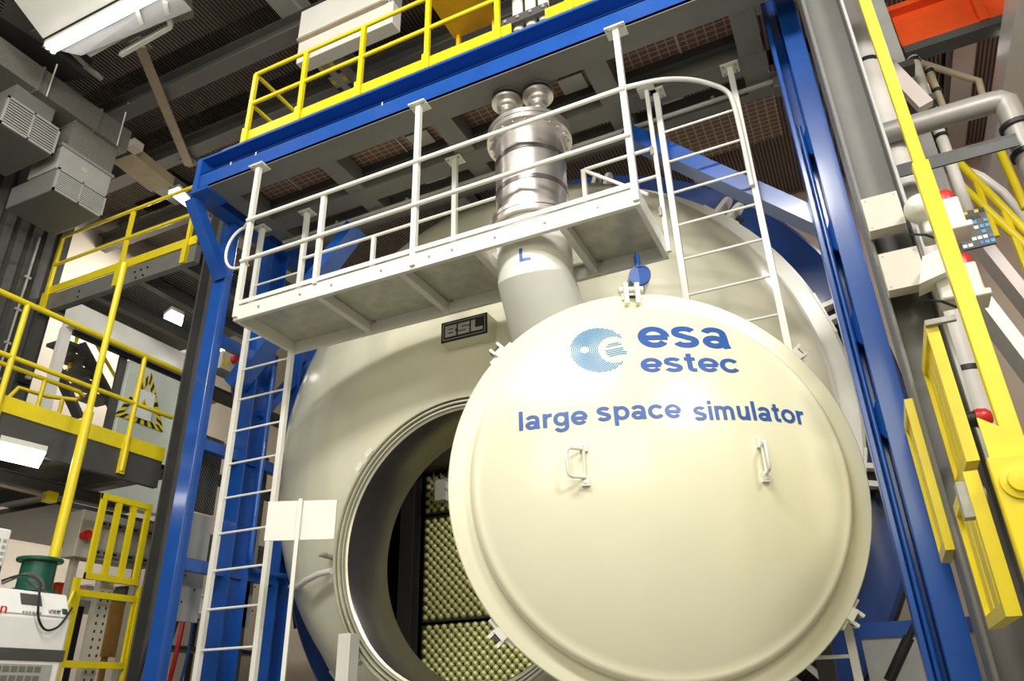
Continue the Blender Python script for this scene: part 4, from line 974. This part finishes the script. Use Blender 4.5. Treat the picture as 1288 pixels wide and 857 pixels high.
# cable reel on the machine
q = oX(45, 728, -6.5); zr = zt+.076
sp_ = thing('cable_reel', 'dark green cable reel standing on the white leak detector', 'reel', (-6.5, q[1], zr)); r_ = .175
MB().lathe([(.001, 0), (r_, 0), (r_, .02), (r_*.78, .02), (r_*.76, .25), (r_, .25), (r_, .28), (.05, .28), (.05, .2), (.001, .2)], (-6.5, q[1], zr), BZ, 40).build('drum', 'green', sp_)
MB().lathe([(r_, .252), (r_+.006, .258), (r_+.006, .272), (r_, .278)], (-6.5, q[1], zr), BZ, 40).build('rim', 'green', sp_)
# handset and its cable
q = oX(3, 682, -6.45); hs_ = thing('remote_handset', 'white remote handset propped on the leak detector at the picture edge', 'remote control', (-6.45, q[1], zr))
B((-6.47, q[1]-.10, zr+.16), (-6.43, q[1]+.045, zr+.46)).build('body', 'paper', hs_, bevel=.015)
B((-6.5, q[1]-.08, zr), (-6.42, q[1]+.03, zr+.16)).build('stand', 'darkgrey', hs_)
for i in range(2):
    for j in range(4): B((-6.432, q[1]-.06+i*.05, zr+.2+j*.05), (-6.425, q[1]-.03+i*.05, zr+.225+j*.05)).build('key', 'lightgrey', hs_, smooth=False)
c = V((-6.2, q[1], zr)); cbk = tag(MB().path(smooth([(-6.4, q[1]+.05, zr+.05), (-6.2, q[1]+.08, zr+.08), (-6.05, q[1]+.13, zr+.02), (-5.96, q[1]+.1, zr-.12), (-5.95, q[1]+.13, zr-.26), (-5.96, q[1]+.22, zr-.34), (-5.97, q[1]+.33, zr-.30), (-6.02, q[1]+.44, zr-.15)]), .009, 8).build('machine_cable', 'black'), 'black looped cable hanging over the front of the leak detector', 'cable')
tag(MB().path(smooth([(-6.35, q[1]+.02, zr+.02), (-6.25, q[1]+.14, zr+.1), (-6.15, q[1]+.2, zr+.06), (-6.12, q[1]+.22, zr-.02), (-6.2, q[1]+.12, zr+.03)]), .013, 8).build('machine_cable', 'darkgrey'), 'thick dark cable coiled beside the green reel', 'cable')

# --- white sign board on a post in front of the chamber
a = oY(338, 630, 5.3); b = oY(422, 680, 5.3); dirv = V((.903, .429, 0)).normalized()
sgn = thing('sign_board', 'blank white board on a slim white post in front of the chamber', 'sign', (oY(378, 650, 5.28)[0], 5.28, 0))
p0 = oY(338, 630, 5.2); d0 = ray(424, 629)
t_ = (p0-CAM)  # right end lies on the board's own vertical plane
nrm = dirv.cross(BZ).normalized(); tt = (p0-CAM).dot(nrm)/d0.dot(nrm); p1 = CAM+d0*tt
d1 = ray(335, 680); tt = (p0-CAM).dot(nrm)/d1.dot(nrm); p2 = CAM+d1*tt
zhi, zlo = (p0[2]+p1[2])/2, p2[2]
A, Bp = V((p0[0], p0[1], 0)), V((p1[0], p1[1], 0))
MB().prism([A+BZ*zlo, Bp+BZ*zlo, Bp+BZ*zhi, A+BZ*zhi], nrm*-.02).build('board', 'white', sgn, smooth=False)
m_ = A.lerp(Bp, .48)+nrm*.02
if (CAM-m_).dot(nrm) < 0: m_ = A.lerp(Bp, .48)-nrm*.035
MB().bar((m_[0], m_[1], 0), (m_[0], m_[1], zhi+.01), .035, .03, nrm).build('post', 'white', sgn)
B((m_[0]-.15, m_[1]-.15, 0), (m_[0]+.15, m_[1]+.15, .02)).build('base', 'white', sgn)
# white support leg and wrapped hose near the rim
lg = thing('floor_stand', 'white floor stand upright standing below the rim of the chamber opening', 'stand', (-4.7, 6.0, 0))
q = oY(437, 800, 6.1); B((q[0]-.07, 6.05, .02), (q[0]+.07, 6.2, oY(437, 797, 6.1)[2])).build('upright', 'white', lg, bevel=.005); B((q[0]-.15, 5.98, 0), (q[0]+.15, 6.26, .02)).build('base', 'white', lg)
h = [oY(417, 718, 6.7), oY(400, 722, 6.75), oY(385, 730, 6.8), oY(376, 738, 7.0), oY(366, 738, 7.3)]
tag(MB().path(h, .035, 10).build('wrapped_hose', 'white'), 'white wrapped hose leading left from the chamber rim', 'hose')
for k, (pa, pb, pc_) in enumerate((((372, 640), (366, 690), (380, 760)), ((378, 700), (364, 720), (372, 790)))):
    tag(MB().path([oY(*pa, 9.2), oY(*pb, 9.2), oY(*pc_, 9.2)], .03, 8).build('hanging_hose', 'black'), ('upper', 'lower')[k]+' black hose hanging beside the blue ring on the left', 'hose')

# ================================================================== RIGHT SIDE
gr = struct(MB().ibeam((.60, 5.15, 0), (.60, 5.15, 10.75), .32, .30, .03, (1,0,0)).build('column_right', 'midgrey', smooth=False), 'tall grey steel column')
B((.725, 4.965, 0), (.745, 5.02, 10.75)).build('flange_lip', 'lightgrey', gr, smooth=False)
B((.455, 4.965, 0), (.475, 5.02, 10.75)).build('flange_lip', 'midgrey', gr, smooth=False)
for k, (pa, pb) in enumerate((((1083, 252), (1143, 280)), ((1105, 321), (1166, 353)))):
    a = oY(*pa, 4.84); zc = 1.5
    za = oY((1083, 1105)[k], (252, 321)[k], 4.84)[2]; zb2 = oY((1094, 1120)[k], (291, 365)[k], 4.84)[2]; xa = a[0]; xb = oY((1127, 1152)[k], (241, 309)[k], 4.84)[0]
    t = thing('junction_box', ('upper', 'lower')[k]+' beige junction box on the right grey column', 'box', ((xa+xb)/2, 4.9, zb2), 'junction boxes on the column')
    B((xa, 4.84, zb2), (xb, 4.96, za)).build('body', 'beige', t, bevel=.006); cv = B((xa-.003, 4.832, zb2-.003), (xb+.003, 4.842, za+.003)).build('cover', 'beige', t, smooth=False)
    for sx in (xa+.02, xb-.02):
        for sz in (za-.02, zb2+.02): MB().tube((sx, 4.828, sz), (sx, 4.832, sz), .005, 6).build('screw', 'galv', cv)
# yellow pole
ypx = .715; YP = 4.0
yp_ = thing('guard_pole', 'tall yellow telescopic pole at the right in front of the grey column', 'pole', (ypx, YP, 0))
zj = oY(1160, 205, YP)[2]
B((ypx-.042, YP-.03, 0), (ypx+.042, YP+.03, zj)).build('outer_tube', 'yellow', yp_, bevel=.004)
B((ypx-.032, YP-.022, zj), (ypx+.032, YP+.022, 7.5)).build('inner_tube', 'yellow', yp_, bevel=.004)
# yellow slatted gates
def slat_gate(t, X, y0, y1, z0, z1, nsl, th=.03, gap=.022):
    B((X-th, y0, z0), (X+th, y0+.035, z1)).build('stile', 'yellow', t, smooth=False); B((X-th, y1-.035, z0), (X+th, y1, z1)).build('stile', 'yellow', t, smooth=False)
    B((X-th, y0+.035, z1-.06), (X+th, y1-.035, z1)).build('rail', 'yellow', t, smooth=False); B((X-th, y0+.035, z0), (X+th, y1-.035, z0+.06)).build('rail', 'yellow', t, smooth=False)
    for k in range(nsl):
        ya_ = y0+.045+(y1-y0-.09)*k/nsl; yb_ = ya_+(y1-y0-.09)/nsl-gap; B((X-th*.4, ya_, z0+.06), (X+th*.4, yb_, z1-.06)).build('slat', 'yellow', t, smooth=False)
q = oY(1170, 404, 4.25); X = q[0]; y1 = oX(1156, 470, X)[1]; zb3 = oY(1235, 578, 4.25)[2]
t = thing('slatted_gate', 'upper yellow slatted gate panel fixed to the right grey column', 'gate', (X, 4.4, zb3)); slat_gate(t, X, 4.25, min(y1, 4.95), zb3, q[2], 4)
B((X-.03, 4.22, q[2]-.03), (X+.12, 4.25, q[2]+.0)).build('hook', 'galv', t)
q = oY(1150, 500, 5.05); X = q[0]-.03; zb3 = oY(1208, 690, 5.05)[2]
t = thing('slatted_gate', 'narrow yellow slatted gate panel between the blue and grey columns', 'gate', (X, 5.3, zb3)); slat_gate(t, X, 5.05, 5.6, zb3, q[2], 3)
q = oY(1240, 577, 3.75); XC = q[0]; zt4 = q[2]; zb4 = oY(1262, 760, 3.75)[2]-.04
t = thing('slatted_gate', 'lower yellow slatted gate panel with steel latch at the right edge', 'gate', (XC-.05, 4.1, zb4)); slat_gate(t, XC-.06, 3.85, 4.62, zb4, zt4-.02, 3, .03, .06)
MB().tube((XC-.12, 3.9, zt4-.12), (XC-.02, 3.9, zt4-.12), .035, 10).box((XC-.13, 3.86, zt4-.22), (XC-.08, 3.95, zt4-.06)).build('latch', 'galv', t)
t = thing('gate_box', 'flat yellow box plate with round boss at the right picture edge', 'guard', (XC+.3, 3.75, zb4))
B((XC, 3.72, zb4+.02), (XC+.75, 3.78, zt4)).build('plate', 'yellow', t, bevel=.008)
bp_ = oY(1283, 605, 3.72); MB().lathe([(.075, 0), (.075, -.012), (.05, -.014), (.045, -.03), (.02, -.032), (.001, -.032)], (bp_[0], 3.72, bp_[2]), BY, 24).build('boss', 'yellow', t)
B((XC-.0, 3.705, zt4-.62), (XC+.75, 3.72, zt4-.60)).build('rib', 'yellow', t, smooth=False)
MB().prism([(XC+.02, 3.78, zt4), (XC+.28, 3.78, zt4), (XC+.02, 3.78, zt4+.2)], (0, .02, 0)).build('gusset', 'yellow', t, smooth=False)
q = oY(1232, 526, 4.6); t = thing('emergency_stop', 'red emergency stop button on a black base at the grey column', 'button', q)
MB().tube(q-BX*.12, q-BX*.02, .045, 14).build('base', 'black', t); MB().lathe([(.05, -.02), (.055, .0), (.05, .04), (.03, .06), (.001, .065)], q, BX, 18).build('mushroom', 'red', t)
MB().bar(q+V((-.08, .02, 0)), q+V((-.08, .40, 0)), .05, .05).build('arm', 'black', t)
# signal beacons
for k, (px, py) in enumerate(((1160, 263), (1180, 345))):
    q = oY(px, py, 4.7); t = thing('signal_beacon', ('upper white signal beacon with a round dome beside the beige box', 'lower white signal beacon with a red lens behind the yellow pole')[k], 'beacon', q, 'signal beacons')
    B(q+V((-.02, .03, -.16)), q+V((.22, .22, .06))).build('body', 'offwhite', t, bevel=.015)
    B(q+V((.08, -.01, -.20)), q+V((.24, .2, -.155))).build('skirt', 'offwhite', t, bevel=.01)
    if k == 0: MB().lathe([(.10, .06), (.10, .03), (.085, -.01), (.06, -.05), (.03, -.065), (.001, -.07)], q+V((-.02, 0, .02)), V((.5, 1, .25)), 28).build('dome', 'offwhite', t)
    else: MB().prism([q+V((-.12, -.05, -.06)), q+V((.1, -.05, .0)), q+V((.1, -.05, .16)), q+V((-.06, -.05, .12))], (0, .18, 0)).build('horn', 'offwhite', t, smooth=False)
    MB().lathe([(.06, 0), (.06, .06), (.045, .09), (.001, .1)], q+V((.16, .12, .06)), BZ, 20).build('lens', 'red', t)
    MB().path([q+V((-.1, .1, -.1)), q+V((-.02, .05, -.16)), q+V((.05, .08, -.2)), q+V((.1, .1, -.2))], .008, 6).build('cable', 'black', t)
# pipes and steel behind
def vpipe(label, x, y, r, z0, z1, m, bands=()):
    t = thing('service_pipe', label, 'pipe', (x, y, z0)); MB().tube((x, y, z0), (x, y, z1), r, 20).build('tube', m, t)
    for z in bands: MB().lathe([(r, z-.02), (r+.012, z-.02), (r+.012, z+.02), (r, z+.02)], (x, y, 0), BZ, 20).build('band', 'black', t)
    return t
vpipe('thick cream vertical pipe right behind the grey column', 1.0, 6.5, .12, 0, 9.5, 'pipe_cream', (oY(1078, 87, 6.5)[2], 3.8))
t = thing('service_pipe', 'thick grey pipe crossing right then turning down in an elbow', 'pipe', (1.9, 6.4, 0))
za = oY(1150, 157, 6.3)[2]; xe = oY(1268, 135, 6.3)[0]
MB().path([(.9, 6.3, za), (xe-.12, 6.3, za), (xe-.04, 6.3, za-.01), (xe, 6.3, za-.05), (xe, 6.3, za-.14), (xe, 6.3, 0)], .10, 20).build('tube', 'pipe_grey', t)
for z in (oY(1258, 165, 6.3)[2], oY(1248, 205, 6.3)[2]): MB().lathe([(.10, z-.02), (.125, z-.02), (.125, z+.02), (.10, z+.02)], (xe, 6.3, 0), BZ, 20).build('band', 'black', t)
q0 = oY(1105, 222, 6.2); q1 = oY(1278, 180, 6.2)
t = thing('pipe_bracket', 'dark channel bracket carrying the grey elbow pipe', 'bracket', (q0[0], 6.2, q0[2])); MB().bar(q0, (q1[0], 6.2, q0[2]), .16, .03).bar(q0+V((0,-.07,-.05)), V((q1[0], 6.13, q0[2]-.05)), .02, .12).build('channel', 'darkgrey', t, smooth=False)
for k, (pa, pb) in enumerate((((1090, 103), (1150, 85)), ((1100, 150), (1175, 125)))):
    q0 = oY(*pa, 7.2); q1 = oY(*pb, 7.2); t = thing('cross_channel', ('upper', 'lower')[k]+' dark channel between the grey column and the thin pipes', 'beam', q0); MB().bar((q0[0]-.3, 7.2, q0[2]), (q1[0], 7.2, q0[2]), .2, .08).build('channel', 'darkgrey', t, smooth=False)
    q = oY((1083, 1098)[k], (80, 122)[k], 7.0); MB().bar(q-V((.08, 0, .02)), q+V((.08, 0, -.02)), .1, .07).build('clip', 'yellow', t, smooth=False)
    B(q+V((-.08, .1, .06)), q+V((.06, .2, .25))).build('bracket', 'blue', t, smooth=False)
t = thing('diagonal_brace', 'pale diagonal steel brace crossing behind the yellow pole', 'brace', oY(1048, 12, 6.9)); MB().bar(oY(1046, 10, 6.9), oY(1165, 134, 6.9), .14, .10, (0,1,0)).build('bar', 'pinkwhite', t, smooth=False)
xL = oY(1078, 0, 8.0)[0]; xR = oY(1112, 0, 8.0)[0]; zl = oY(1180, 262, 8.0)[2]
t = thing('vertical_duct', 'wide grey plate duct left of the orange crane girder', 'duct', ((xL+xR)/2, 8.2, zl)); B((xL, 8.0, zl), (xR, 8.45, 10.75)).build('trunk', 'lightgrey', t, smooth=False); B((xL-.04, 7.97, zl-.12), (xR+.04, 8.47, zl)).build('end_frame', 'darkgrey', t, smooth=False)
YC = 8.7; q0 = oY(1146, 58, YC); q1 = oY(1288, 18, YC); zc = (q0[2]+q1[2])/2
t = thing('crane_girder', 'orange overhead crane girder at the upper right', 'crane', (q0[0]+1.5, YC+.2, zc))
B((q0[0]-.1, YC, zc+.05), (6.5, YC+.22, zc+.62)).build('girder', 'orange', t, smooth=False)
B((q0[0]-.2, YC-.14, zc+.62), (6.5, YC+.34, zc+.70)).build('top_flange', 'orange', t, smooth=False)
B((q0[0]-.1, YC-.06, zc+.02), (6.5, YC+.26, zc+.08)).build('bottom_flange', 'orange', t, smooth=False)
for px in (1240,): x = oY(px, 35, YC)[0]; B((x-.05, YC-.1, zc+.0), (x+.05, YC, zc+.68)).build('stiffener', 'orange', t, smooth=False)
B((q0[0]-.1, YC-.07, zc-.10), (6.5, YC+.16, zc+.02)).build('rail', 'darkgrey', t, smooth=False)
for pa, pb, r, m_, lb in (((1150, 72), (1222, 285), .055, 'pipe_cream', 'thin cream pipe dropping below the orange girder'), ((1166, 98), (1190, 155), .035, 'tan', 'short tan pipe with collar beside the thin cream pipe')):
    a = oY(*pa, 7.4); b = oY(*pb, 7.4); t = vpipe(lb, (a[0]+b[0])/2, 7.4 if r > .05 else 7.25, r, b[2], a[2], m_, (a[2]-.05, (a[2]+b[2])/2))
    MB().bar((t.location.x, t.location.y, a[2]), (t.location.x, t.location.y+.6, a[2]), .04, .04).build('stay', m_, t)
q = [oY(1157, 78, 7.6), oY(1225, 100, 7.6), oY(1238, 130, 7.6)]
t = thing('service_pipe', 'slim tan pipe sloping right under the crane rail', 'pipe', q[0]); MB().path([q[0], q[0].lerp(q[1], .95), q[1]+V((.04, 0, -.03)), q[2]], .035, 10).build('tube', 'tan', t)
# runway beam running away from the camera
a = oZ(1270, 60, 8.6); t = thing('runway_beam', 'pale beam running away below the orange crane at the right edge', 'beam', (a[0]+.2, 8.5, 8.6)); B((a[0], a[1]-3.0, 8.6), (a[0]+.3, 13.5, 8.95)).build('girder', 'white', t, smooth=False)
# white stair at the right
a = oY(1196, 262, 7.8); b = oY(1300, 392, 7.8); t = thing('white_stair', 'white inclined stair with two stringers at the right edge', 'stairs', (a[0], 8.0, 0))
dS = (b-a).normalized()
MB().bar(a-dS*.2, a+dS*3.5, .10, .32, (0,1,0)).build('stringer', 'pinkwhite', t, smooth=False)
a2 = oY(1190, 325, 6.9); MB().bar(a2-dS*.3, a2+dS*3.2, .10, .38, (0,1,0)).build('stringer', 'white', t, smooth=False)
for k in range(5): c = a2.lerp(a, .5)+dS*(1.6+k*.32); B(c-V((.12, .42, .015)), c+V((.12, .42, .015))).build('tread', 'grey', t, smooth=False)
t = thing('stair_handrail', 'yellow sloping handrail with posts above the white stair', 'railing', oY(1240, 240, 8.2))
for pa, pb in (((1190, 188), (1300, 300)), ((1200, 225), (1300, 318)), ((1258, 150+40), (1290, 262))):
    MB().tube(oY(*pa, 8.2), oY(*pb, 8.2), .045, 10).build('rail', 'yellow', t)
for px, py in ((1225, 222), (1262, 262)): q = oY(px, py, 8.2); MB().tube(q, q-BZ*.8, .035, 8).build('post', 'yellow', t)
q = [oY(1205, 210, 9.0), oY(1235, 222, 9.0), oY(1262, 242, 9.0), oY(1285, 270, 9.0), oY(1300, 300, 9.0)]
tag(MB().path(q, .05, 10).build('curved_conduit', 'white'), 'white curved conduit sweeping down behind the yellow handrail', 'conduit')
q = oY(1215, 275, 6.6); t = thing('label_board', 'slanted board with rows of black, yellow and blue tags', 'board', q)
ux, uz = (oY(1238, 262, 6.6)-oY(1197, 272, 6.6)), (oY(1222, 302, 6.6)-oY(1206, 258, 6.6)); o0 = oY(1196, 270, 6.6)
MB().prism([o0, o0+ux, o0+ux+uz, o0+uz], (0, .03, 0)).build('backing', 'darkgrey', t, smooth=False)
for i in range(7):
    for j in range(6):
        if random.random() < .75:
            c = o0+ux*((j+.12)/6)+uz*((i+.15)/7); mm = 'yellow' if i < 2 and random.random() < .5 else ('hatch_black' if i < 2 else random.choice(['letter_blue', 'paper', 'paper', 'emblem_blue']))
            MB().prism([c, c+ux*.13, c+ux*.13+uz*.085, c+uz*.085], (0, -.006, 0)).build('tag', mm, t, smooth=False)
# grey plates and blue floor skirt behind the door at lower right
t = thing('floor_cabinet', 'grey cabinet with a blue top behind the right blue column', 'cabinet', (.0, 7.6, 0)); q = oY(1140, 800, 7.4)
B((q[0]-.35, 7.4, 0), (q[0]+.9, 7.9, q[2]-.0)).build('body', 'lightgrey', t, smooth=False); B((q[0]-.36, 7.38, q[2]), (q[0]+.92, 7.92, q[2]+.12)).build('top', 'blue', t, smooth=False)
t = thing('gas_strut', 'slim black strut leaning beside the blue ring at lower right', 'strut', oY(1120, 857, 7.0)); p0 = oY(1160, 765, 7.0); p1 = oY(1118, 857, 7.0)
MB().tube(p0, p1, .025, 10).tube(p0.lerp(p1, .4), p1, .04, 10).build('rod', 'black', t)
B((-.55, 6.6, 0), (-.42, 6.75, 2.0)).build('mount', 'darkgrey', t)
